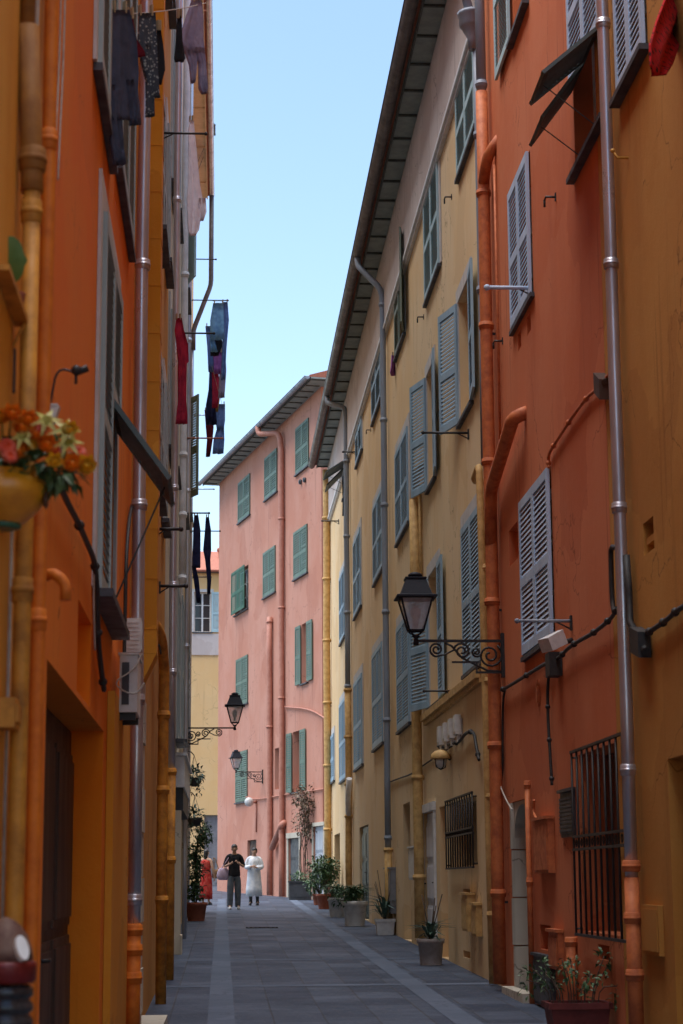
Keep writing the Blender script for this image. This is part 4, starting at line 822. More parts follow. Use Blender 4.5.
pipe('drainpipe', [wb.pt(s, gz(24), 0.10), wb.pt(s, zj, 0.10)], 0.055, 'amber_paint', hb, [wb.pt(s, wb.z(s, y, 0.1), 0.1) for y in (772, 860)])
pipe('drainpipe', [wb.pt(s, zj-0.02, 0.10), wb.pt(s, LH-1.0, 0.10)], 0.048, 'zinc', hb, [wb.pt(s, wb.z(s, y, 0.1), 0.1) for y in (200, 488, 585, 672)], 'grey upper drainpipe')
cable(W(wb, [(159, 645), (161, 655), (164, 665), (168, 672)], 0.08), 0.012, 'cable', 'short black cable bent above the fat amber drainpipe')
# ================================================================== LEFT: pale grey house with the shop front, then peach house
wc = Wall((XL, 25.02), (XL, 37.0), (1, 0)); hc = house('pale_house', (XL, 31, gz(31)), 'pale grey house with turquoise shutters above a white shop fascia')
wd = Wall((XL-0.14, 37.02), (XL-0.14, 53.5), (1, 0)); hd = house('peach_house', (XL, 45, gz(45)), 'peach coloured house last on the left, by the potted tree')
P = at(212, 206, 48.5); E4 = P.z; O4 = 0.30
for d0, d1 in ((25.5, 26.7), (28.2, 29.6)):
    lw(wc, hc, d0, d1, 25+(d0-25.5)*14, 195+(d0-25.5)*11, sm='sh_turq', surround=0.15, sill=0.1); lw(wc, hc, d0, d1, 320+(d0-25.5)*9, 455+(d0-25.5)*8, sm='sh_turq', surround=0.15, sill=0.1)
lw(wc, hc, 33.4, 34.8, 180, 300, 'open', sm='sh_turq', perp=(16, 0), flat=(0, 1)); lw(wc, hc, 31.0, 32.4, 592, 742, sm='sh_grey'); lw(wc, hc, 34.2, 35.6, 600, 742, sm='sh_grey'); lw(wc, hc, 33.6, 34.9, 390, 520, sm='sh_turq')
lw(wd, hd, 38.5, 39.7, 130, 260, 'closed', sm='sh_olive'); lw(wd, hd, 42.2, 43.6, 408, 507, 'open', sm='sh_olive', perp=(24, 0), flat=(0, 1), label='window with a grey green shutter standing out'); lw(wd, hd, 44.0, 45.4, 60, 190, 'flap', sm='sh_olive', flap=(0.55, 46, 0.75), label='top window with lower panels swung out')
lw(wd, hd, 47, 48.4, 420, 520, sm='sh_olive'); lw(wd, hd, 41.6, 43.0, 640, 740, sm='sh_olive'); lw(wd, hd, 47, 48.4, 640, 735, sm='sh_olive')
a = 33.0-wc.p0.y; hole_door(wc, hc, (a, a+2.6, gz(34)+0.03, gz(34)+2.45), 'dark_panel', 0.28, label='dark shop door', leaves=2)
a = 43.6-wd.p0.y; hole_door(wd, hd, (a, a+1.0, gz(44)+0.03, gz(44)+2.3), 'door_brown', 0.2)
mb = MB(); wall_mesh(mb, wc, 0, E4+0.05); shell(mb, wc, 0, E4+0.05, 7); mb.build('wall', M['pale'], hc)
mb = MB(); wall_mesh(mb, wd, 0, E4+0.05); shell(mb, wd, 0, E4+0.05, 7); mb.build('wall', M['peach'], hd)
eave(wc, hc, E4, O4, 'soffit_pale', 'tile', ext=(-0.02, -0.03), gut='zinc', step=2.4, ribm='soffit_pale', gr=0.06); c_o, c_z = eave(wd, hd, E4, O4+0.14, 'soffit_pale', 'tile', ext=(-0.02, -5.6), gut='zinc', step=2.4, ribm='soffit_pale', gr=0.06)
s = 47.75-wd.p0.y; pipe('drainpipe', [wd.pt(s, c_z-0.05, c_o), wd.pt(s, wd.z(s, 285, c_o), c_o), wd.pt(s, wd.z(s, 330, 0.1), 0.1), wd.pt(s, wd.z(s, 350, 0.1), 0.1)], 0.06, 'brown_metal', hd, [], 'brown drainpipe bending in from the gutter')
pipe('drainpipe', [wd.pt(s, gz(47), 0.08), wd.pt(s, wd.z(s, 345, 0.08), 0.08)], 0.04, 'zinc', hd)
s = wc.hit(183.5, 440, 0.11)[0]; pipe('drainpipe', [wc.pt(s, wc.z(s, 586, 0.11), 0.11), wc.pt(s, E4, 0.11)], 0.055, 'white', hc, [wc.pt(s, wc.z(s, y, 0.11), 0.11) for y in (275, 455, 515, 578)], 'white drainpipe')
s = 36.85-wc.p0.y; pipe('drainpipe', [wc.pt(s, gz(37), 0.06), wc.pt(s, E4-0.1, 0.06)], 0.045, 'zinc', hc, [wc.pt(s, q, 0.06) for q in (3, 6, 9, 12)])
zf = wc.z(31.5-wc.p0.y, 757); zg = wc.z(31.5-wc.p0.y, 788); mb = MB(); mb.wbox(wc, 31.2-wc.p0.y, 36.6-wc.p0.y, zg, zf, 0.003, 0.15); mb.wbox(wc, 31.15-wc.p0.y, 36.65-wc.p0.y, zf+0.002, zf+0.05, 0.003, 0.19); mb.build('shop_fascia', M['white'], hc)
mb = MB(); mb.wbox(wc, 31.4-wc.p0.y, 36.4-wc.p0.y, zg-0.35, zg-0.004, 0.003, 0.13); mb.build('shutter_box', M['dark_panel'], hc)
mb = MB(); mb.wbox(wc, 31.3-wc.p0.y, 31.75-wc.p0.y, gz(31)-0.05, zg-0.36, 0.003, 0.10); mb.wbox(wc, 31.25-wc.p0.y, 31.8-wc.p0.y, gz(31)-0.05, gz(31)+0.3, 0.101, 0.13); mb.build('pillar', M['pale'], hc)
# poles and racks on the left
racks = []
for px0, py, px1, lab, w, kw in (
    (160, 133, 206, 'long dark drying pole below the lavender shirt, upper left', wb, {}), (174, 333, 214, 'dark drying pole behind the red towel', wc, {}), (186, 300, 228, 'dark drying pole carrying the colourful washing', wd, {}),
    (155, 529, 181, 'short thick pole on the brown house, upper of two', wb, {'r': 0.018}), (159, 586, 186, 'short thick pole on the brown house, lower of two', wb, {'r': 0.018}),
    (187, 531, 220, 'dark drying pole carrying the navy trousers', wd, {}), (188.5, 577, 211, 'thin pole under the navy trousers', wd, {}), (187.5, 513, 209, 'short pole with a round knob above the navy trousers', wd, {'r': 0.02}),
    (181, 438, 222, 'rusty pole below the colourful washing', wc, {'mat': 'tile'}), (187, 415, 212, 'thin pole half way down the colourful washing', wd, {'mat': 'zinc'}), (187, 489, 214, 'thin pale pole near the pink gutter', wd, {'mat': 'zinc'}), (186, 259, 216, 'thin dark pole beside the brown swan neck pipe', wd, {})):
    k = dict(mat='iron', r=0.014); k.update(kw); a, e = rod(w, px0, py, px1, lab, k['mat'], k['r'])
def line(p, q, lab, sag=0.06, r=0.004):
    m = (p+q)/2-Z*sag; return cable([p, p*0.5+m*0.5-Z*sag*0.3, m, q*0.5+m*0.5-Z*sag*0.3, q], r, 'cable_grey', lab, 'clothes_line', 'clothes line')
# ------------------------------------------------------------------ washing
M['c_slate'] = cloth_m('slate cotton', (0.075, 0.08, 0.12), (0.05, 0.055, 0.085)); M['c_navy'] = cloth_m('navy cotton', (0.014, 0.015, 0.045), (0.03, 0.032, 0.09)); M['c_black'] = cloth_m('black knit', (0.012, 0.012, 0.016), (0.02, 0.02, 0.025))
M['c_lav'] = cloth_m('lavender cotton', (0.33, 0.29, 0.40), (0.24, 0.21, 0.31)); M['c_white'] = cloth_m('white cotton', (0.84, 0.84, 0.88), (0.74, 0.74, 0.80)); M['c_red'] = cloth_m('crimson towel', (0.46, 0.03, 0.06), (0.30, 0.02, 0.05))
M['c_maroon'] = cloth_m('maroon knit', (0.20, 0.02, 0.03), (0.12, 0.012, 0.02)); M['c_blue'] = cloth_m('blue denim', (0.16, 0.24, 0.46), (0.10, 0.16, 0.34)); M['c_sky'] = cloth_m('sky blue cotton', (0.22, 0.42, 0.60), (0.14, 0.28, 0.46))
M['c_purple'] = cloth_m('purple cotton', (0.36, 0.14, 0.40), (0.24, 0.08, 0.28)); M['c_yel'] = cloth_m('mustard cotton', (0.50, 0.32, 0.08), (0.36, 0.20, 0.05)); M['c_pat'] = cloth_m('red black print', (0.03, 0.008, 0.010), (0.42, 0.012, 0.016), 16, True); M['c_check'] = cloth_m('grey green print', (0.30, 0.33, 0.32), (0.06, 0.07, 0.09), 40, True)
M['peg'] = paint('wooden peg', (0.4, 0.3, 0.18), None, 0.7)
def cloth(name, Y, yaw, strips, mat, label, cat, group=None, amp=0.03, seed=0, folds=3.0, pegs=True, thick=0.012):
    """hanging cloth: strips of (pixel row, left, right) read on a vertical plane at distance Y, rippled and given thickness"""
    rn = random.Random(seed); c = at(strips[0][0][1], strips[0][0][0], Y); d = V((cos(yaw), sin(yaw), 0)); nn = V((d.y, -d.x, 0)); w = Wall((c.x, c.y), (c.x+d.x, c.y+d.y), (nn.x, nn.y))
    t = thing(name, c, label, cat, group); mb = MB(); nu = 9; first = None
    for si, st in enumerate(strips):
        rows = []; ph = rn.uniform(0, 6)
        full = []
        for (a, b) in zip(st, st[1:]):
            m = max(2, int(abs(b[0]-a[0])/7)); full += [tuple(a[k]+(b[k]-a[k])*i/m for k in range(3)) for i in range(m)]
        full.append(st[-1])
        y0 = strips[0][0][0]; y1 = max(q[-1][0] for q in strips)
        for (py, xl, xr) in full:
            f = (py-y0)/max(1, y1-y0); row = []
            for j in range(nu):
                u = j/(nu-1); px = xl+(xr-xl)*u; p = w.at(px, py, 0.0)
                o = amp*(0.35+f)*(sin(u*folds*2*pi+ph+f*1.4)+0.5*sin(u*folds*4.1+f*5+ph))*0.6
                row.append((p, o))
            rows.append(row)
        i0 = len(mb.v); n = len(rows)
        for sgn in (1, -1):
            for row in rows:
                for (p, o) in row: mb.v.append(p+w.n*(o+sgn*thick/2))
        q = n*nu
        for i in range(n-1):
            for j in range(nu-1):
                a = i0+i*nu+j; mb.f.append((a, a+1, a+nu+1, a+nu)); mb.sm.append(True); mb.mi.append(0)
                a += q; mb.f.append((a, a+nu, a+nu+1, a+1)); mb.sm.append(True); mb.mi.append(0)
        for i in range(n-1):
            for j in (0, nu-1): a = i0+i*nu+j; mb.f.append((a, a+nu, a+nu+q, a+q)); mb.sm.append(False); mb.mi.append(0)
        for j in range(nu-1):
            for i in (0, n-1): a = i0+i*nu+j; mb.f.append((a, a+1, a+1+q, a+q)); mb.sm.append(False); mb.mi.append(0)
        if si == 0: first = rows[0]
    mb.build('fabric', M[mat], t)
    if pegs:
        pb = MB(); 
        for (p, o) in (first[1], first[-2]): pb.obox(p+w.n*o+Z*0.02, d*0.006, Z*0.04, w.n*0.014)
        pb.build('peg', M['peg'], t)
    return t
LG = 'washing hung over the street'
cl = lambda *a, **k: cloth(*a, group=LG, **k)
cl('shirt', 11.4, 0.9, [[(10, 111, 128), (40, 108, 134), (75, 106, 136), (110, 108, 134), (120, 112, 132)], [(85, 106, 118), (120, 108, 121), (165, 114, 124)], [(80, 124, 138), (125, 131, 141)]], 'c_slate', 'dark slate shirt hanging by its hem, largest of the washing', 'shirt', seed=1, amp=0.035)
cl('sock', 12.2, 0.8, [[(16, 126, 133), (40, 127, 136), (52, 130, 142), (57, 134, 143)]], 'c_maroon', 'maroon sock hanging beside the dark slate shirt', 'sock', seed=2, amp=0.02, folds=1)
cl('shirt', 12.6, 0.8, [[(13, 138, 154), (45, 137, 155), (60, 141, 156), (95, 150, 159), (98, 153, 160)], [(45, 142, 150), (80, 147, 154), (117, 147, 153)]], 'c_check', 'grey printed shirt with a long dark sleeve', 'shirt', seed=3)
cl('sock', 14.0, 0.8, [[(28, 157, 160), (45, 156, 162), (70, 157, 164), (85, 156, 161)]], 'c_black', 'long black sock between printed shirt and lavender trousers', 'sock', seed=4, amp=0.015, folds=1)
cl('sock', 15.0, 0.8, [[(16, 178, 181), (40, 177, 183), (58, 175, 186), (62, 176, 184)]], 'c_black', 'black sock at the left edge of the lavender trousers', 'sock', seed=5, amp=0.015, folds=1)
cl('trousers', 15.6, 0.5, [[(0, 192, 202), (15, 187, 204), (40, 179, 204), (52, 184, 205)], [(50, 184, 197), (65, 189, 197), (83, 191, 195)], [(48, 193, 205), (62, 199, 206), (88, 199, 208), (94, 202, 206)]], 'c_lav', 'lavender trousers hanging highest against the sky', 'trousers', seed=6, amp=0.03)
line(at(104, 14, 12.4), at(206, 3, 16.0), 'pale clothes line holding the slate shirt and lavender trousers', 0.03); 
P = at(104, 14, 12.4); mb = MB(); mb.tube([V((XL, P.y, P.z)), P], 0.01, 6); mb.tube([at(206, 3, 16.0), at(206, 3, 16.0)+V((-1.4, 0.4, 0))], 0.01, 6) if False else None
tag(mb.build('drying_pole', M['zinc']), 'pale pole holding the near end of the washing line', 'drying pole', 'drying poles on the walls')
cl('shirt', 23.5, 0.6, [[(120, 190, 193), (130, 188, 194), (150, 188, 196), (185, 188, 200), (200, 187, 203), (230, 188, 199), (236, 190, 195)], [(198, 197, 205), (212, 200, 206), (221, 199, 203)]], 'c_white', 'white shirt hanging under the long dark pole', 'shirt', seed=7)
cl('towel', 24.3, 0.5, [[(318, 176, 181), (330, 174, 183), (345, 176, 187), (362, 178, 188), (364, 178, 186), (400, 178, 186), (415, 176, 187), (424, 175, 187)]], 'c_red', 'crimson red towel on the second pole', 'towel', seed=8, amp=0.05)
Y = 39.6
wid = lambda st: [[(a, 216+(b-216)*1.3, 216+(c_-216)*1.3) for a, b, c_ in q] for q in st]
for nm, ct, st, m, lab in (('trousers', 'trousers', [[(303, 214, 222), (320, 212, 222), (340, 212, 223)], [(338, 211, 215), (352, 212, 217)]], 'c_sky', 'sky blue trousers at the top of the colourful washing'),
    ('sleeve_shirt', 'shirt', [[(302, 221, 225), (320, 222, 226), (350, 221, 224), (380, 220, 223)]], 'c_blue', 'narrow blue shirt on the sky side of the colourful washing'),
    ('shirt', 'shirt', [[(334, 213, 220), (345, 212, 221), (356, 212, 218)]], 'c_black', 'small black top in the colourful washing'),
    ('shirt', 'shirt', [[(352, 213, 221), (362, 214, 221), (374, 214, 220)]], 'c_purple', 'purple top in the middle of the colourful washing'),
    ('shirt', 'shirt', [[(346, 218, 223), (370, 219, 224), (398, 218, 223)]], 'c_lav', 'pale violet shirt on the sky side of the colourful washing'), ('shirt', 'shirt', [[(326, 208, 214), (345, 209, 215), (372, 210, 214)]], 'c_blue', 'blue shirt on the wall side of the colourful washing'), ('towel', 'towel', [[(372, 213, 218), (395, 213, 219), (408, 213, 217)]], 'c_red', 'small red towel in the middle of the colourful washing'), ('trousers', 'trousers', [[(368, 211, 217), (390, 210, 217), (405, 208, 215), (425, 208, 216)]], 'c_navy', 'dark navy trousers in the colourful washing'),
    ('shirt', 'shirt', [[(390, 214, 219), (400, 214, 219), (412, 214, 218)]], 'c_yel', 'small mustard top in the colourful washing'),
    ('shirt', 'shirt', [[(404, 216, 223), (420, 216, 223), (430, 217, 222)], [(426, 217, 222), (440, 214, 222), (454, 213, 221)]], 'c_blue', 'denim blue shirt lowest in the colourful washing'),
    ('towel', 'towel', [[(410, 207, 214), (428, 208, 214), (440, 209, 213), (457, 208, 211)]], 'c_maroon', 'dark red cloth at the foot of the colourful washing')):
    cl(nm if nm != 'sleeve_shirt' else 'shirt', Y, 0.5, wid(st), m, lab, ct, seed=hash(lab) % 97 if False else len(lab), amp=0.04, folds=2); Y += 0.35
line(at(213, 301, 39.4), at(224, 301, 41.5), 'clothes line at the top of the colourful washing', 0.02); line(at(212, 366, 40.2), at(222, 404, 42.0), 'clothes line half way down the colourful washing', 0.02)
cl('trousers', 43.0, 0.6, [[(515, 194, 198), (530, 193, 200), (560, 192, 200), (568, 192, 200)], [(566, 192, 196), (580, 194, 199), (603, 197, 201)]], 'c_navy', 'dark navy trousers hanging against the left wall', 'trousers', seed=21)
cl('trousers', 43.8, 0.5, [[(517, 206, 209), (530, 205, 211), (550, 203, 211), (560, 205, 210), (580, 207, 211), (594, 207, 210)]], 'c_navy', 'navy trousers hanging alone against the pale house', 'trousers', seed=22)
cl('cloth', 36.3, 1.2, [[(355, 392, 395), (365, 391, 397), (372, 390, 396), (376, 391, 394)]], 'c_purple', 'small lavender cloth hung under a yellow house window', 'cloth', seed=23, amp=0.02)
cl('blanket', 52.3, 1.1, [[(463, 345, 350), (480, 343, 352), (500, 343, 352), (516, 343, 348)]], 'c_slate', 'slate blanket hanging from the far yellow facade', 'blanket', seed=24, amp=0.05)
q = wo.at(664, 30, 0.18)
cl('cloth', q.y, 1.25, [[(-30, 668, 700), (0, 664, 700), (22, 657, 690), (45, 651, 678), (65, 651, 668), (76, 654, 659)]], 'c_pat', 'red and black patterned cloth hanging at the top right corner', 'cloth', seed=25, amp=0.04, folds=2)
# ------------------------------------------------------------------ iron street lanterns
def lantern(c, d, label, k=1.0, L=1.05):
    """wrought iron bracket and four sided lantern; c on the wall, d points to the street"""
    t = thing('street_lantern', c, label, 'street lantern', 'iron wall lanterns'); d = d.normalized(); sd = d.cross(Z)
    P = lambda x, z, y=0.0: c+d*(x*k)+Z*(z*k)+sd*(y*k)
    mb = MB(); mb.obox(P(L/2, 0), d*(L/2*k), Z*0.016*k, sd*0.014*k)
    mb.obox(P(0.02, -0.17), d*0.02*k, Z*0.26*k, sd*0.035*k); mb.obox(P(0.18, -0.37), d*0.16*k, Z*0.012*k, sd*0.012*k); mb.obox(P(0.46, -0.25), d*0.16*k, Z*0.011*k, sd*0.011*k)
    mb.obox(P(0.33, -0.31), d*0.01*k, Z*0.07*k, sd*0.01*k)
    def spiral(x, z, r, turns, a0, dr, rr=0.013):
        n = int(turns*14); mb.tube([P(x+r*(1-dr*i/n)*cos(a0+i/n*turns*2*pi), z+r*(1-dr*i/n)*sin(a0+i/n*turns*2*pi)) for i in range(n+1)], rr*k, 6)
    spiral(0.17, -0.17, 0.15, 1.9, 2.2, 0.82); spiral(0.50, -0.12, 0.10, 1.8, 0.2, 0.8); spiral(0.80, -0.10, 0.085, 1.8, -1.6, 0.8); spiral(0.33, -0.13, 0.06, 1.5, 3.6, 0.75)
    mb.tube([P(x, z) for x, z in ((0.04, -0.36), (0.2, -0.35), (0.36, -0.27), (0.5, -0.2), (0.62, -0.06), (0.7, -0.02))], 0.014*k, 6); mb.tube([P(x, z) for x, z in ((0.58, -0.1), (0.7, -0.16), (0.82, -0.185), (0.88, -0.12))], 0.012*k, 6)
    mb.build('bracket', M['iron'], t)
    x0 = L-0.02
    def ring(h, z): return [P(x0+a*h, z, b*h) for a, b in ((-1, -1), (1, -1), (1, 1), (-1, 1))]
    fr = MB()
    fr.lathe(P(x0, 0), [(0.03*k, -0.05*k), (0.035*k, -0.02*k), (0.02*k, 0.03*k), (0.05*k, 0.05*k), (0.03*k, 0.07*k)], 12)
    A, B = ring(0.085, 0.12), ring(0.185, 0.50)
    for i in range(4):
        fr.tube([A[i], B[i]], 0.012*k, 6); fr.tube([A[i], A[(i+1) % 4]], 0.012*k, 6); fr.tube([B[i], B[(i+1) % 4]], 0.014*k, 6)
        fr.tube(smooth_path([P(x0, 0.06), A[i]*0.6+P(x0, 0.03)*0.4, A[i]], 1), 0.008*k, 5)
    fr.build('frame', M['lamp_dark'], t)
    g = MB(); a, b = ring(0.080, 0.125), ring(0.179, 0.495)
    for i in range(4): g.quad(a[i], a[(i+1) % 4], b[(i+1) % 4], b[i])
    g.build('glass', M['lamp_glass'], t)
    r = MB(); pr = [(0.235, 0.50), (0.235, 0.52), (0.185, 0.535), (0.115, 0.72), (0.125, 0.725), (0.125, 0.745), (0.07, 0.755)]; R = [ring(h, z) for h, z in pr]
    r.quad(*reversed(R[0]))
    for u, v in zip(R, R[1:]):
        for i in range(4): r.quad(u[i], u[(i+1) % 4], v[(i+1) % 4], v[i])
    r.quad(*R[-1]); r.lathe(P(x0, 0.755), [(0.06*k, 0), (0.085*k, 0.015*k), (0.085*k, 0.03*k), (0.05*k, 0.055*k), (0.02*k, 0.06*k)], 12); r.build('roof', M['lamp_dark'], t)
    b = MB(); b.lathe(P(x0, 0.16), [(0.03*k, 0), (0.03*k, 0.08*k), (0.055*k, 0.14*k), (0.06*k, 0.2*k), (0.02*k, 0.26*k)], 10); b.build('bulb', M['lens'], t)
c = wr.at(504, 641, 0.0); lantern(c, V((-1, 0, 0)), 'large iron lantern on a scrolled bracket, on the red house', 1.0, 1.06)
a = 45.0-wd.p0.y; lantern(wd.pt(a, wd.z(a, 728, 0.5)), V((1, 0, 0)), 'iron lantern on the left wall, upper of the two far lanterns', 1.0, 1.19)
c = wp.at(263, 772, 0.0); lantern(c, wp.n, 'iron lantern on the pink wall, lower of the two far lanterns', 0.98, 1.05)
# ------------------------------------------------------------------ pots and plants
def pot(t, c, r0, r1, h, mat, square=False):
    mb = MB(); n = 4 if square else 20; q = sqrt(2) if square else 1
    pr = [(r0, 0), (r1*0.96, h*0.82), (r1*1.06, h*0.82+0.004), (r1*1.08, h), (r1*0.96, h), (r1*0.9, h*0.86)]
    mb.lathe(c, [(r*q, z) for r, z in pr], n, rot=pi/4 if square else 0, smooth=not square, cap=False); mb.quad(*[c+V((r0*q*cos(2*pi*j/n+(pi/4 if square else 0)), r0*q*sin(2*pi*j/n+(pi/4 if square else 0)), 0.002)) for j in reversed(range(n))]); mb.build('pot', M[mat], t)
    mb = MB(); mb.lathe(c+Z*(h*0.84), [(r1*0.93*q, 0), (r1*0.5*q, 0.02), (0.01, 0.03)], n, rot=pi/4 if square else 0); mb.build('soil', M['soil'], t)
def ground_pt(px, py):
    r = ray(px, py); k = CAMZ/(GRADE*r.y-r.z); return C0+r*k
def potted(px, py, name, label, r0, r1, h, mat, kind, square=False, dx=0.0, seed=1, cat='potted plant', hp=1.0):
    c = ground_pt(px, py); c.x += dx; c.z = gz(c.y); t = thing(name, c, label, cat, 'potted plants along the walls'); pot(t, c, r0, r1, h, mat, square); top = c+Z*h; rn = random.Random(seed)
    mb = MB(); st = MB()
    if kind == 'bush':
        tips = [top+V((rn.uniform(-.5, .5)*r1*2.6, rn.uniform(-.5, .5)*r1*2.6, rn.uniform(.15, .9)*hp)) for _ in range(26)]
        for i, tp in enumerate(tips): st.tube(smooth_path([top-Z*0.05, top+(tp-top)*0.5+Z*0.06, tp], 1), 0.007, 5); leaves(mb, tp, (.16, .16, .18), 30, .13, .06, seed=seed*50+i)
    elif kind == 'grassy':
        for i in range(150):
            a = rn.uniform(0, 6.28); l = rn.uniform(.5, 1)*hp*0.45; p = top+V((cos(a), sin(a), 0))*rn.uniform(0, r1*0.8); mb.leaf(p-Z*0.03, V((cos(a)*0.7, sin(a)*0.7, rn.uniform(.5, 1.4))), Z, l, .03, .9)
        for i in range(8): tp = top+V((rn.uniform(-.4, .4), rn.uniform(-.4, .4), rn.uniform(-.05, .25))); leaves(mb, tp, (.13, .13, .12), 26, .1, .045, seed=i+seed); st.tube([top-Z*0.03, tp], 0.006, 5)
    elif kind == 'agave':
        for i in range(34):
            a = i*2.4; e = rn.uniform(.15, 1.5); mb.leaf(top-Z*0.03, V((cos(a), sin(a), e)), Z, rn.uniform(.3, .55)*hp, .055, 0.6)
        st.tube([top-Z*0.05, top+Z*0.12], 0.03, 8)
        for i in range(5): st.tube([top, top+V((rn.uniform(-.2, .2), rn.uniform(-.2, .2), rn.uniform(.3, .7)*hp))], 0.008, 5)
    elif kind == 'tree':
        st.tube(smooth_path([top-Z*0.05, top+V((.02, 0, .5)), top+V((-.02, 0, 1.0)), top+V((.04, 0, 1.5))]), 0.022, 7)
        for i in range(46):
            f = rn.random(); z = 0.05+1.75*f*hp; w = 0.15 if f < 0.74 else 0.25; a = rn.uniform(0, 6.28); tp = top+V((cos(a)*w*rn.random()+(0.18 if f > 0.74 else -0.03), sin(a)*w*rn.random(), z)); st.tube([top+Z*(z*0.85), tp], 0.006, 5); leaves(mb, tp, (.12, .12, .14), 24, .12, .055, seed=seed*70+i)
    if st.v: st.build('stems', M['bark'], t)
    mb.build('foliage', M['leaf_b' if kind in ('agave',) else 'leaf'], t)
potted(431, 965, 'potted_plant', 'grey brown pot with low spiky plant by the white door', .15, .185, .36, 'pot_brown', 'agave', dx=-0.0, seed=2, hp=0.9)
potted(385, 935, 'potted_plant', 'square white pot with spiky plant by the yellow pipe foot', .15, .18, .30, 'pot_white', 'agave', True, dx=0, seed=3, hp=1.5)
potted(355, 926, 'potted_plant', 'largest pale grey round pot with grassy plant', .2, .265, .52, 'pot_grey', 'grassy', seed=4, hp=1.3)
potted(337, 917, 'potted_plant', 'second grey pot, with trailing plant, behind the largest pot', .17, .215, .46, 'pot_grey', 'grassy', seed=5, hp=1.2)
potted(326, 909, 'potted_plant', 'terracotta pot with dense leafy bush by the far yellow pipe', .2, .26, .4, 'terracotta', 'bush', seed=6, hp=1.0)
potted(320, 905, 'potted_plant', 'dark leafy bush by the pale blue door', .18, .22, .32, 'terracotta', 'bush', seed=7, hp=0.95)
potted(193.5, 921, 'potted_tree', 'tall leafy tree in a wide terracotta pot by the left wall', .19, .25, .42, 'terracotta', 'tree', dx=0.06, seed=8, cat='potted tree', hp=1.0)
for px, py, lab, sd in ((199, 778, 'upper dark hanging basket on the left wall below the lantern', 1), (198, 818, 'lower dark hanging basket above the potted tree', 2)):
    s = 44.0-wd.p0.y if sd == 1 else 45.5-wd.p0.y; z = wd.z(s, py); c = wd.pt(s, z, 0.26); t = thing('hanging_basket', c, lab, 'hanging basket', 'hanging baskets on the left wall')
    mb = MB(); mb.lathe(c-Z*0.1, [(0.05, -0.09), (0.13, -0.04), (0.17, 0.06), (0.18, 0.1)], 14); mb.build('basket', M['dark_panel'], t)
    mb = MB(); leaves(mb, c+Z*0.05, (.22, .2, .2), 150, .12, .06, seed=sd*13); [leaves(mb, c+V((x, 0, -0.25)), (.05, .06, .2), 30, .09, .04, 0.8, seed=sd+5) for x in (-.1, .12)]; mb.build('foliage', M['leaf_b'], t)
    mb = MB(); mb.tube(smooth_path([wd.pt(s, z+0.5, 0), wd.pt(s, z+0.62, 0.15), wd.pt(s, z+0.5, 0.26)]), 0.012, 6); [mb.tube([wd.pt(s, z+0.5, 0.26), c+V((0.17*cos(a), 0.17*sin(a), 0))], 0.005, 4) for a in (0.3, 2.4, 4.5)]; mb.build('hook', M['iron'], t)
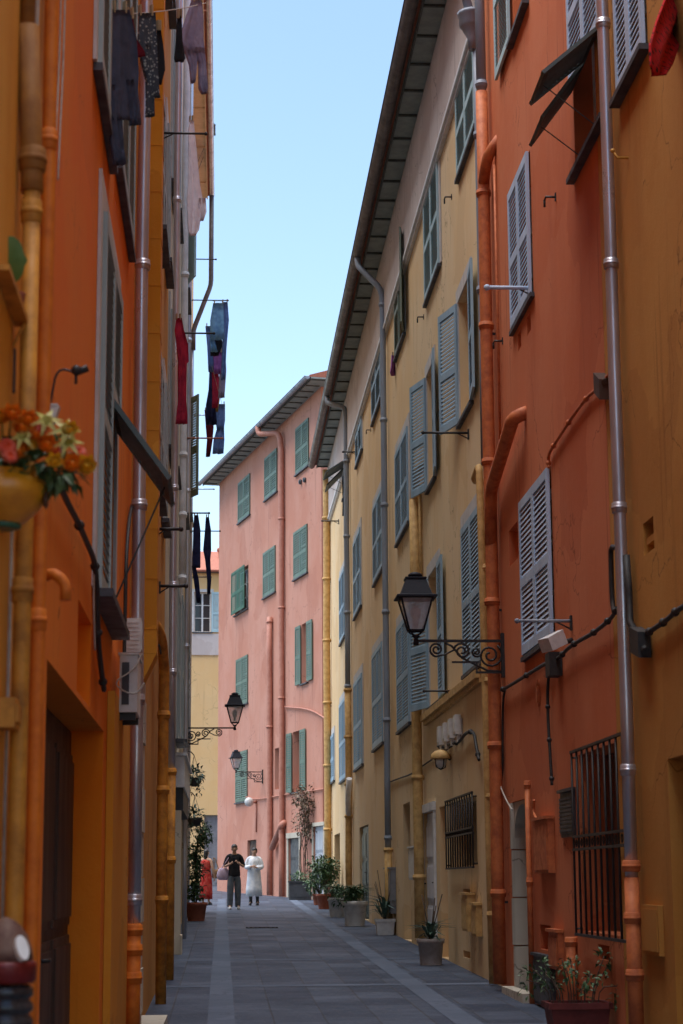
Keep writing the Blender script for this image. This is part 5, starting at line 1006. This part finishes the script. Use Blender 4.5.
# ------------------------------------------------------------------ flower pot on the near left wall
M['glaze'] = paint('yellow glaze', (0.70, 0.29, 0.012), (0.50, 0.19, 0.012), 0.4, scale=10, bump=0.05, spec=0.6); M['glaze_dark'] = paint('dark glaze', (0.10, 0.055, 0.03), (0.05, 0.03, 0.02), 0.3); M['glaze_green'] = paint('green glaze', (0.05, 0.16, 0.09), None, 0.3)
for nm, c1, c2 in (('rose', (0.80, 0.27, 0.014), (0.70, 0.15, 0.01)), ('lily', (0.58, 0.50, 0.17), (0.48, 0.46, 0.07)), ('gerbera', (0.60, 0.05, 0.004), (0.45, 0.02, 0.003)), ('yrose', (0.80, 0.48, 0.025), (0.70, 0.36, 0.018))): M[nm] = leaf_m(nm+' petal', c1, c2)
def flower_pot():
    yd = 6.5; c = V((XL+0.005, yd, at(14, 525, yd).z)); t = thing('flower_pot', c, 'glazed yellow wall pot filled with lilies, roses and gerberas', 'flower pot')
    h = at(14, 474, yd).z-c.z; mb = MB(); k = h/0.19; G = 1.24
    mb.lathe(c, [(a*G, b) for a, b in [(0.045, 0), (0.06, 0.005*k), (0.095, 0.05*k), (0.125, 0.10*k), (0.128, 0.13*k), (0.115, 0.16*k), (0.095, 0.175*k), (0.105, 0.19*k), (0.098, 0.192*k), (0.085, 0.17*k)]], 28, cap=False); mb.build('pot', M['glaze'], t)
    mb = MB(); mb.lathe(c-Z*0.015, [(0.05, 0), (0.066, 0.006), (0.066, 0.018), (0.055, 0.022)], 24); mb.build('foot_ring', M['glaze_green'], t)
    mb = MB(); a = c+V((0.098, -0.06, 0.175*k)); mb.tube(smooth_path([c+V((0.085, -0.065, 0.16*k)), c+V((0.10, -0.085, 0.215*k)), c+V((0.115, -0.06, 0.2*k)), c+V((0.115, -0.055, 0.13*k))]), 0.010, 8); mb.build('handle', M['glaze'], t)
    mb = MB(); q = c+V((0.15, -0.04, 0.085*k)); mb.lathe(q, [(0.004, -0.03), (0.028, -0.02), (0.032, 0.0), (0.026, 0.02), (0.004, 0.03)], 12, sx=0.3); mb.build('painted_spot', M['glaze_dark'], t)
    mb = MB(); mb.lathe(c+Z*(0.168*k), [(0.085, 0), (0.04, 0.01), (0.005, 0.012)], 16); mb.build('soil', M['soil'], t)
    rn = random.Random(11); top = c+Z*h
    mb = MB(); leaves(mb, top+V((0.11, -0.02, 0.035)), (.13, .1, .05), 120, .075, .03, 0.3, seed=31); leaves(mb, top+V((0.2, -0.02, 0.0)), (.07, .07, .05), 46, .07, .028, 0.6, seed=32); leaves(mb, top+V((0.06, -0.06, 0.0)), (.06, .04, .03), 40, .06, .03, 0.8, seed=34); mb.build('foliage', M['leaf'], t)
    st = MB()
    def head(kind, px, py, r):
        p = at(px, py, yd-0.14-rn.uniform(0, .04)); ax = V((rn.uniform(-.1, .5), -1, rn.uniform(.2, .6))).normalized(); u = ax.cross(Z).normalized(); v = ax.cross(u); mb = MB()
        R = lambda a: u*cos(a)+v*sin(a)
        if kind in ('rose', 'yrose'):
            for lay, (n, rr, tl) in enumerate(((6, 1.0, 0.35), (6, 0.78, 0.7), (5, 0.55, 1.1), (4, 0.32, 1.6))):
                for i in range(n): a = 6.28*i/n+lay*0.5; mb.leaf(p+ax*(0.002*lay), R(a)*1.0+ax*tl, ax, r*rr*1.05, r*1.0, -0.8)
            mb.ball(p+ax*r*0.25, r*0.22, 6)
        elif kind == 'lily':
            for i in range(6): mb.leaf(p, R(1.047*i+0.2)+ax*0.45, ax, r*1.35, r*0.5, 0.9)
            for i in range(5): mb.tube([p, p+(ax+R(i*1.25)*0.25)*r*0.8], r*0.03, 4)
            mb.ball(p+ax*r*0.2, r*0.14, 6)
        else:
            for lay in range(2):
                for i in range(16): mb.leaf(p+ax*0.003*lay, R(6.28*i/16+lay*0.2)+ax*(0.15+0.25*lay), ax, r*(1.05-0.25*lay), r*0.26, 0.3)
            mb.lathe(p, [(r*0.25, 0), (r*0.2, r*0.1), (0.002, r*0.14)], 8)
        mb.build({'rose': 'rose', 'yrose': 'rose', 'lily': 'lily', 'gerbera': 'gerbera'}[kind], M[kind], t)
        st.tube(smooth_path([top+V((rn.uniform(-.03, .05), rn.uniform(-.03, .03), -0.02)), top*0.4+p*0.6+Z*0.01, p]), 0.003, 5)
    for kd, x, y, r in [(kd_, x_, y_, r_*(1.3 if 'rose' in kd_ else 0.88)) for kd_, x_, y_, r_ in (('rose', 12, 415, .032), ('gerbera', 7, 447, .045), ('gerbera', -12, 430, .045), ('rose', 28, 420, .03), ('lily', 24, 440, .046), ('rose', 37, 434, .032), ('gerbera', 42, 428, .03), ('rose', 46, 446, .036), ('lily', 47, 424, .046), ('lily', 64, 434, .05), ('lily', 68, 447, .046), ('rose', 73, 465, .034), ('gerbera', 79, 452, .032), ('yrose', 87, 467, .034), ('yrose', 70, 430, .026), ('yrose', -5, 420, .03), ('gerbera', 10, 456, .036), ('yrose', 32, 446, .02), ('rose', 20, 452, .03), ('gerbera', 56, 452, .03), ('rose', 2, 418, .03), ('yrose', 55, 462, .026), ('rose', 22, 428, .03))]: head(kd, x, y, r)
    st.build('stems', M['leaf'], t)
flower_pot()
# shelf and leafy plant above the flower pot
def shelf():
    yd = 6.7; z = at(10, 322, yd).z; s = yd-wa.p0.y; mb = MB(); mb.wbox(wa, s-0.6, s+0.06, z, z+0.02, 0.003, 0.055); mb.tube([wa.pt(s, z-0.09, 0.005), wa.pt(s, z-0.004, 0.045)], 0.006, 6); tag(mb.build('wall_shelf', M['amber_paint']), 'narrow pale shelf on the amber wall above the flowers', 'shelf')
    c = V((XL+0.03, yd-0.1, z+0.02)); t = thing('trailing_plant', c, 'broad leaved green plant standing on the narrow wall shelf', 'plant'); mb = MB(); mb.lathe(c, [(0.018, 0), (0.026, 0.05), (0.028, 0.055), (0.024, 0.055)], 12); mb.build('pot', M['terracotta'], t)
    mb = MB(); P = at(-4, 262, 6.6); 
    pc = at(11, 260, 6.55); uu = V((1, 0.05, 0.02)); vv = V((0, -0.45, 0.9)); nn = uu.cross(vv).normalized(); k0 = len(mb.v); mb.v.append(pc+nn*0.012); B = []
    for i in range(18):
        a = 2*pi*i/18; r = 1-0.10*cos(2*a); tip = 0.2 if i == 0 else 0; B.append(pc+uu*(0.052*(cos(a)*r+tip))+vv*(0.075*sin(a)*r)-nn*0.008*sin(a)**2)
    mb.v += B
    for i in range(18): mb.f.append((k0, k0+1+i, k0+1+(i+1) % 18)); mb.sm.append(True); mb.mi.append(0)
    mb.leaf(P-V((0.03, 0, 0.0)), V((0.3, -1, 0.5)), Z, 0.1, 0.07, 0.4); mb.leaf(P-V((0.02, -0.05, 0.02)), V((0.2, 1, 0.3)), Z, 0.12, 0.08, 0.4); mb.leaf(P-V((0.02, 0.05, -0.01)), V((-0.2, -.6, 0.8)), Z, 0.1, 0.07, 0.4); mb.build('foliage', M['leaf_y'], t)
    mb = MB(); mb.tube([c+Z*0.05, P], 0.004, 5); mb.tube([c+Z*0.05, P-V((0.03, 0, 0))], 0.004, 5); mb.build('stems', M['leaf'], t)
    q = wa.at(14, 385, 0.02); cable([wa.pt(s, z-0.1, 0.012), q+Z*0.1, q-Z*0.03], 0.005, 'cable', 'black lead dropping from the wall shelf to the flowers')
shelf()
# painted post at the near left edge
def post():
    M['post_dark'] = paint('dark glossy post', (0.02, 0.02, 0.024), (0.05, 0.05, 0.055), 0.25, scale=14); M['post_red'] = paint('dark red collar', (0.16, 0.012, 0.012), (0.10, 0.01, 0.01), 0.4); M['post_beige'] = paint('beige dome', (0.19, 0.11, 0.075), (0.08, 0.025, 0.022), 0.6, scale=14)
    yd = 6.15; X = at(36, 1000, yd).x-0.098; g = gz(yd); z = lambda y: at(20, y, yd).z-g; c = V((X, yd, g)); t = thing('post', c, 'dark ribbed post with red collar and beige domed top at the left edge', 'post')
    mb = MB(); pr = [(0.10, 0), (0.10, 0.12), (0.075, 0.16), (0.07, z(1024)-0.14)]; n = 5; za, zb = z(1024)-0.1, z(984)
    for i in range(n): q = za+(zb-za)*i/n; h = (zb-za)/n; pr += [(0.078, q), (0.090, q+h*0.25), (0.090, q+h*0.65), (0.078, q+h*0.95)]
    mb.lathe(c, pr, 24); mb.build('shaft', M['post_dark'], t)
    mb = MB(); mb.lathe(c, [(0.088, z(983)), (0.096, z(980)), (0.098, z(966)), (0.098, z(963)), (0.09, z(961))], 24); mb.build('collar', M['post_red'], t)
    mb = MB(); mb.lathe(c, [(0.088, z(961)), (0.084, z(950)), (0.068, z(935)), (0.045, z(925)), (0.02, z(919)), (0.003, z(917))], 24); mb.build('dome', M['post_beige'], t)
    mb = MB(); q = V((X+0.055, yd-0.062, g+z(948))); u = V((0.75, 0.62, 0)); vv = V((-0.25, 0.28, 0.9)); nn = u.cross(vv).normalized()
    if nn.y > 0: nn = -nn
    E = [q+u*(0.022*cos(i*pi/10))+vv*(0.04*sin(i*pi/10)) for i in range(20)]; F = [p+nn*0.010 for p in E]; E = [p-nn*0.02 for p in E]; mb.quad(*F); [mb.quad(E[i], E[(i+1) % 20], F[(i+1) % 20], F[i]) for i in range(20)]; mb.build('badge', M['pot_white'], t)
post()
# ------------------------------------------------------------------ people
M['skin'] = paint('skin', (0.42, 0.25, 0.17), (0.38, 0.21, 0.14), 0.55, bump=0); M['hair'] = paint('black hair', (0.015, 0.012, 0.011), (0.03, 0.022, 0.018), 0.5, scale=40); M['p_black'] = cloth_m('black t-shirt', (0.016, 0.016, 0.02), (0.026, 0.026, 0.03)); M['p_grey'] = cloth_m('grey trousers', (0.12, 0.14, 0.16), (0.085, 0.10, 0.12)); M['p_white'] = cloth_m('white coat', (0.72, 0.74, 0.77), (0.50, 0.55, 0.62), 7)
M['p_red'] = cloth_m('red printed dress', (0.34, 0.012, 0.012), (0.40, 0.07, 0.05), 12); M['p_shoe'] = paint('pale shoe', (0.5, 0.49, 0.47), None, 0.6); M['p_dark'] = paint('dark shoe', (0.03, 0.03, 0.032), None, 0.5); M['p_bag'] = cloth_m('lilac bag', (0.50, 0.40, 0.52), (0.4, 0.31, 0.42)); M['p_tan'] = cloth_m('tan bag', (0.28, 0.17, 0.09), (0.2, 0.12, 0.06)); M['eye'] = paint('eye', (0.02, 0.015, 0.012), None, 0.2, bump=0); M['phone'] = paint('phone', (0.03, 0.03, 0.035), None, 0.2); M['p_pink'] = cloth_m('pale pink top', (0.62, 0.48, 0.48), (0.5, 0.38, 0.4))
def skin_into(mb, pts, edges, rad, sub=2, mi=0):
    me = bpy.data.meshes.new('tmp'); me.from_pydata([tuple(p) for p in pts], edges, []); ob = bpy.data.objects.new('tmp', me); COL.objects.link(ob)
    ob.modifiers.new('s', 'SKIN').use_smooth_shade = True; m = ob.modifiers.new('u', 'SUBSURF'); m.levels = m.render_levels = sub
    sv = me.skin_vertices[0].data
    for i, r in enumerate(rad): sv[i].radius = r if isinstance(r, tuple) else (r, r)
    for i in range(len(pts)): sv[i].use_root = (i == 0)
    dg = bpy.context.evaluated_depsgraph_get(); ev = ob.evaluated_get(dg); e = ev.to_mesh(); i0 = len(mb.v)
    mb.v += [V(v.co) for v in e.vertices]
    for f in e.polygons: mb.f.append(tuple(i0+k for k in f.vertices)); mb.sm.append(True); mb.mi.append(mi)
    ev.to_mesh_clear(); bpy.data.objects.remove(ob); bpy.data.meshes.remove(me)
def person(X, Y, head, label, pose, build, H=1.75):
    g = gz(Y)+0.006; root = thing('person', (0, 0, 0), label, 'person', 'people walking in the street'); k = H/1.75
    J = dict(pel=(0, 0, .95), wst=(0, 0, 1.04), sp=(0, .0, 1.13), ch=(0, 0, 1.30), nb=(0, .01, 1.45), nk=(0, 0, 1.52), h0=(0, -.02, 1.575), h1=(0, -.012, 1.645), h2=(0, 0, 1.71))
    for s, n in ((-1, 'l'), (1, 'r')):
        J.update({n+'hip': (s*.09, 0, .90), n+'kn': (s*.10, -.03, .50), n+'an': (s*.105, .02, .10), n+'to': (s*.12, -.14, .04), n+'sh': (s*.175, .01, 1.41), n+'el': (s*.25, .02, 1.13), n+'wr': (s*.26, -.06, .90), n+'ha': (s*.26, -.08, .83)})
    J.update(pose); J = {a: V(b)*k for a, b in J.items()}; XJ = {'hem': V((0, 0, .84))*k}
    for n in 'lr': XJ[n+'cf'] = J[n+'an']+V((0, .0, -.05))*k
    R = dict(wst=(.135, .1), pel=(.15, .11), sp=(.13, .10), ch=(.155, .11), nb=(.075, .07), nk=.052, h0=(.062, .068), h1=(.077, .095), h2=(.055, .07), hip=.085, kn=.056, an=.038, to=.03, sh=.058, el=.042, wr=.028, ha=.026)
    rad = lambda a, e=0.0: (lambda r: ((r[0]+e)*k, (r[1]+e)*k) if isinstance(r, tuple) else (r+e)*k)(R.get(a, R.get(a[1:])))
    names = list(J); names.remove('pel'); names = ['pel']+names
    E = [('pel', 'wst'), ('wst', 'sp'), ('sp', 'ch'), ('ch', 'nb'), ('nb', 'nk'), ('nk', 'h0'), ('h0', 'h1'), ('h1', 'h2')]
    for n in 'lr': E += [('pel', n+'hip'), (n+'hip', n+'kn'), (n+'kn', n+'an'), (n+'an', n+'to'), ('nb', n+'sh'), (n+'sh', n+'el'), (n+'el', n+'wr'), (n+'wr', n+'ha')]
    mb = MB(); skin_into(mb, [J[n] for n in names], [(names.index(a), names.index(b)) for a, b in E], [rad(n) for n in names])
    hc = J['h1']; q = lambda x, y, z: hc+V((x, y, z))*k
    mb.ball(q(0, -.105, -.012), .017*k, 6, sx=.8, sz=1.6)
    for s in (-1, 1): mb.ball(q(s*.083, .0, -.01), .026*k, 6, sx=.4, sz=1.3)
    mb.cm = 1
    for s in (-1, 1): mb.ball(q(s*.032, -.092, .012), .011*k, 6, sz=.7)
    mb.cm = 2; mb.ball(q(0, -.088, -.055), .02*k, 6, sy=.5, sz=.3); mb.cm = 0
    for n, s in (('l', -1), ('r', 1)):
        d = (J[n+'ha']-J[n+'wr']).normalized(); a = d.cross(V((s, 0.2, 0.3))).normalized(); b = d.cross(a); h = J[n+'ha']
        for i, L in enumerate((.07, .08, .075, .06)):
            p = h+a*((i-1.5)*.017*k)+d*.012*k; mb.tube([p, p+d*L*.5*k+b*.006*k, p+d*L*.85*k+b*.022*k, p+d*L*k+b*.04*k], [.0095*k, .009*k, .008*k, .005*k], 6)
        p = h-a*.03*k-d*.02*k; mb.tube([p, p-a*.02*k+d*.03*k+b*.01*k, p-a*.02*k+d*.055*k+b*.025*k], [.011*k, .01*k, .006*k], 6)
    J.update(XJ); R.update(hem=(.16, .125), cf=.08)
    body = mb.build('body', [M['skin'], M['eye'], M['p_tan']], root)
    def wear(name, mat, segs, ex, r=None, sub=2):
        ns = []
        for a, b in segs:
            for x in (a, b):
                if x not in ns: ns.append(x)
        mb = MB(); skin_into(mb, [J[n] for n in ns], [(ns.index(a), ns.index(b)) for a, b in segs], [((rad(n, ex) if not r or n not in r else (r[n][0]*k, r[n][1]*k) if isinstance(r[n], tuple) else r[n]*k)) for n in ns], sub); return mb.build(name, M[mat], root)
    build(root, J, k, q, wear)
    root.location = (X, Y, g); root.rotation_euler = (0, 0, head)
    return root
def hair(root, q, k, long=False, bun=False, hat=False):
    mb = MB(); c = q(0, .018, .028); mb.lathe(c, [(.088*k*sin(a)+0.001, -.095*k*cos(a)) for a in [1.62+i*(pi-1.62)/9 for i in range(10)]], 14, sy=1.12)
    mb.ball(q(0, .040, .0), .082*k, 8, sz=1.15)
    if long: mb.lathe(q(0, .06, -.26), [(.03*k, 0), (.06*k, .06*k), (.075*k, .2*k), (.06*k, .3*k)], 12, sy=.6)
    if bun: mb.ball(q(0, .10, .09), .045*k, 8)
    mb.build('hair', M['hair'], root)
def shoes(root, J, k, mat):
    for n in 'lr':
        mb = MB(); a, t = J[n+'an'], J[n+'to']; m = (a+t)/2; mb.lathe(V((m.x, m.y-.01*k, 0.0)), [(.042*k, 0), (.048*k, .012*k), (.046*k, .04*k), (.03*k, .07*k), (.012*k, .082*k)], 12, sy=2.7); mb.build('shoe', M[mat], root)
def man(root, J, k, q, wear):
    hair(root, q, k); shoes(root, J, k, 'p_shoe')
    wear('trousers', 'p_grey', [('pel', 'wst'), ('pel', 'lhip'), ('lhip', 'lkn'), ('lkn', 'lan'), ('lan', 'lcf'), ('pel', 'rhip'), ('rhip', 'rkn'), ('rkn', 'ran'), ('ran', 'rcf')], .03, {'lkn': .10, 'rkn': .10, 'lan': .085, 'ran': .085, 'lhip': .115, 'rhip': .115, 'lcf': .08, 'rcf': .08, 'pel': (.18, .14), 'wst': (.16, .125)})
    wear('t_shirt', 'p_black', [('hem', 'pel'), ('pel', 'sp'), ('sp', 'ch'), ('ch', 'nb'), ('nb', 'lsh'), ('nb', 'rsh'), ('lsh', 'lel'), ('rsh', 'rel')], .02, {'hem': (.195, .155), 'pel': (.19, .15), 'sp': (.165, .13), 'nb': (.085, .08), 'lsh': .078, 'rsh': .078, 'lel': .058, 'rel': .058})
    root.children  # the things he carries stay parts of no one: built after him
def white_woman(root, J, k, q, wear):
    hair(root, q, k, bun=False); shoes(root, J, k, 'p_dark')
    mb = MB(); mb.lathe(V((0, .01, 0)), [(.26*k, .27*k), (.25*k, .5*k), (.22*k, .75*k), (.20*k, .95*k), (.185*k, 1.1*k), (.20*k, 1.28*k), (.185*k, 1.40*k), (.10*k, 1.47*k), (.07*k, 1.49*k)], 28, sy=.86, fold=.045, nf=8); mb.build('coat', M['p_white'], root)
    wear('coat_sleeve', 'p_white', [('nb', 'lsh'), ('lsh', 'lel'), ('lel', 'lwr'), ('nb', 'rsh'), ('rsh', 'rel'), ('rel', 'rwr')], .03, {'lel': .085, 'rel': .085, 'lwr': .075, 'rwr': .075, 'nb': (.09, .08), 'lsh': .085, 'rsh': .085})
    wear('trousers', 'p_dark', [('pel', 'wst'), ('pel', 'lhip'), ('lhip', 'lkn'), ('lkn', 'lan'), ('lan', 'lcf'), ('pel', 'rhip'), ('rhip', 'rkn'), ('rkn', 'ran'), ('ran', 'rcf')], .015)
def red_woman(root, J, k, q, wear):
    hair(root, q, k, long=True); shoes(root, J, k, 'p_dark')
    mb = MB(); mb.lathe(V((0, .01, 0)), [(.225*k, .18*k), (.22*k, .4*k), (.205*k, .7*k), (.185*k, .92*k), (.15*k, 1.12*k), (.175*k, 1.28*k), (.17*k, 1.37*k), (.12*k, 1.43*k)], 28, sy=.75, fold=.05, nf=9); mb.build('dress', M['p_red'], root)
def pink_person(root, J, k, q, wear):
    hair(root, q, k); shoes(root, J, k, 'p_shoe')
    wear('trousers', 'p_grey', [('pel', 'wst'), ('pel', 'lhip'), ('lhip', 'lkn'), ('lkn', 'lan'), ('lan', 'lcf'), ('pel', 'rhip'), ('rhip', 'rkn'), ('rkn', 'ran'), ('ran', 'rcf')], .025)
    wear('shirt', 'p_pink', [('pel', 'sp'), ('sp', 'ch'), ('ch', 'nb'), ('nb', 'lsh'), ('nb', 'rsh'), ('lsh', 'lel'), ('rsh', 'rel')], .025, {'nb': (.085, .08), 'lsh': .08, 'rsh': .08, 'lel': .065, 'rel': .065, 'pel': (.18, .14)})
c = ground_pt(234, 909.5); HM = 1.75
mX, mY = c.x, c.y; pr = person(mX, mY, 0.12, 'man in black t-shirt and wide grey trousers looking at a phone', dict(lel=(-.27, .0, 1.14), lwr=(-.11, -.22, 1.23), lha=(-.045, -.27, 1.28), rel=(.27, .0, 1.14), rwr=(.11, -.22, 1.22), rha=(.05, -.27, 1.27), h0=(0, -.035, 1.57), h1=(0, -.05, 1.635), h2=(0, -.045, 1.70), lkn=(-.11, -.07, .50), lan=(-.12, -.05, .10), lto=(-.14, -.2, .04)), man, H=(zat(mX, mY, 844.5)-gz(mY)))
k = (zat(mX, mY, 844.5)-gz(mY))/1.75
t = thing('phone', (mX, mY-.3*k, gz(mY)+1.34*k), 'dark phone held by the man in the black t-shirt', 'phone'); mb = MB(); cc = V((mX-0.005, mY-.33*k, gz(mY)+1.33*k)); mb.obox(cc, V((.036, 0, 0)), V((0, -.03, .068)), V((0, .004, .002))); mb.build('case', M['phone'], t); mb = MB(); mb.obox(cc+V((0, .006, .003)), V((.033, 0, 0)), V((0, -.028, .064)), V((0, .0012, .0006))); mb.build('screen', M['pane'], t)
bc = V((mX-.30*k, mY-.02, gz(mY)+.95*k)); t = thing('shoulder_bag', bc, 'lilac shoulder bag at the hip of the man in black', 'bag'); mb = MB(); mb.lathe(bc-Z*.16, [(.10, 0), (.16, .03), (.175, .12), (.16, .22), (.12, .30), (.09, .32)], 16, sy=.5); mb.build('pouch', M['p_bag'], t)
mb = MB(); mb.tube(smooth_path([bc+V((-.07, 0, .14)), V((mX-.2*k, mY-.10, gz(mY)+1.3*k)), V((mX-.12*k, mY-.05, gz(mY)+1.475*k)), V((mX-.13*k, mY+.12, gz(mY)+1.4*k)), V((mX-.24*k, mY+.08, gz(mY)+1.2*k)), bc+V((.08, .03, .14))]), .013, 6); mb.build('strap', M['p_bag'], t)
c = ground_pt(254, 905.5); person(c.x, c.y, -0.1, 'woman in long white patterned coat with dark shoes, hands together', dict(lel=(-.25, -.01, 1.14), lwr=(-.08, -.23, 1.17), lha=(-.02, -.27, 1.19), rel=(.25, -.01, 1.14), rwr=(.10, -.23, 1.14), rha=(.05, -.27, 1.16), h1=(.015, -.012, 1.645), h2=(.03, 0, 1.71)), white_woman, H=zat(c.x, c.y, 848)-gz(c.y))
c = ground_pt(206, 905); rX, rY = c.x, c.y; person(c.x, c.y, pi-0.5, 'woman in red printed sundress seen from behind at the left wall', dict(), red_woman, H=zat(c.x, c.y, 850)-gz(c.y))
bc = V((rX+.30, rY+.02, gz(rY)+.92)); t = thing('shoulder_bag', bc, 'tan handbag on the arm of the woman in red', 'bag'); mb = MB(); mb.lathe(bc-Z*.14, [(.10, 0), (.13, .04), (.12, .2), (.08, .26)], 14, sy=.45); mb.build('pouch', M['p_tan'], t); mb = MB(); mb.tube(smooth_path([bc+V((-.07, 0, .1)), bc+V((-.06, 0, .38)), bc+V((-.1, 0, .5)), bc+V((.0, 0, .38)), bc+V((.07, 0, .1))]), .012, 6); mb.build('strap', M['p_tan'], t)
# ------------------------------------------------------------------ light
w = bpy.data.worlds.new('World'); S.world = w; w.use_nodes = True; nt = w.node_tree; bg = nt.nodes['Background']
sky = nt.nodes.new('ShaderNodeTexSky'); sky.sky_type = 'NISHITA'; sky.sun_disc = False
SUN_EL, SUN_ROT = radians(76), radians(265)
sky.sun_elevation = SUN_EL; sky.sun_rotation = SUN_ROT; sky.air_density = 1.0; sky.dust_density = 0.4; sky.ozone_density = 1.2; sky.altitude = 20
tint = nt.nodes.new('ShaderNodeMix'); tint.data_type = 'RGBA'; tint.blend_type = 'MULTIPLY'; tint.inputs[0].default_value = 1; tint.inputs[7].default_value = (1.0, 0.99, 0.95, 1); nt.links.new(sky.outputs[0], tint.inputs[6]); nt.links.new(tint.outputs[2], bg.inputs[0]); bg.inputs[1].default_value = 0.066
sd = bpy.data.lights.new('sun', 'SUN'); so = bpy.data.objects.new('sun', sd); COL.objects.link(so)
sd.energy = 1.5; sd.angle = radians(62); sd.color = (1.0, 0.975, 0.94)
dv = V((sin(SUN_ROT)*cos(SUN_EL), cos(SUN_ROT)*cos(SUN_EL), sin(SUN_EL))); so.rotation_euler = (-dv).to_track_quat('-Z', 'Y').to_euler()
S.view_settings.view_transform = 'Standard'; S.view_settings.look = 'None'; S.view_settings.exposure = 2.2; S.view_settings.gamma = 1.0; S.view_settings.use_curve_mapping = False
S.cycles.max_bounces = 8; S.cycles.diffuse_bounces = 5; S.cycles.use_denoising = True
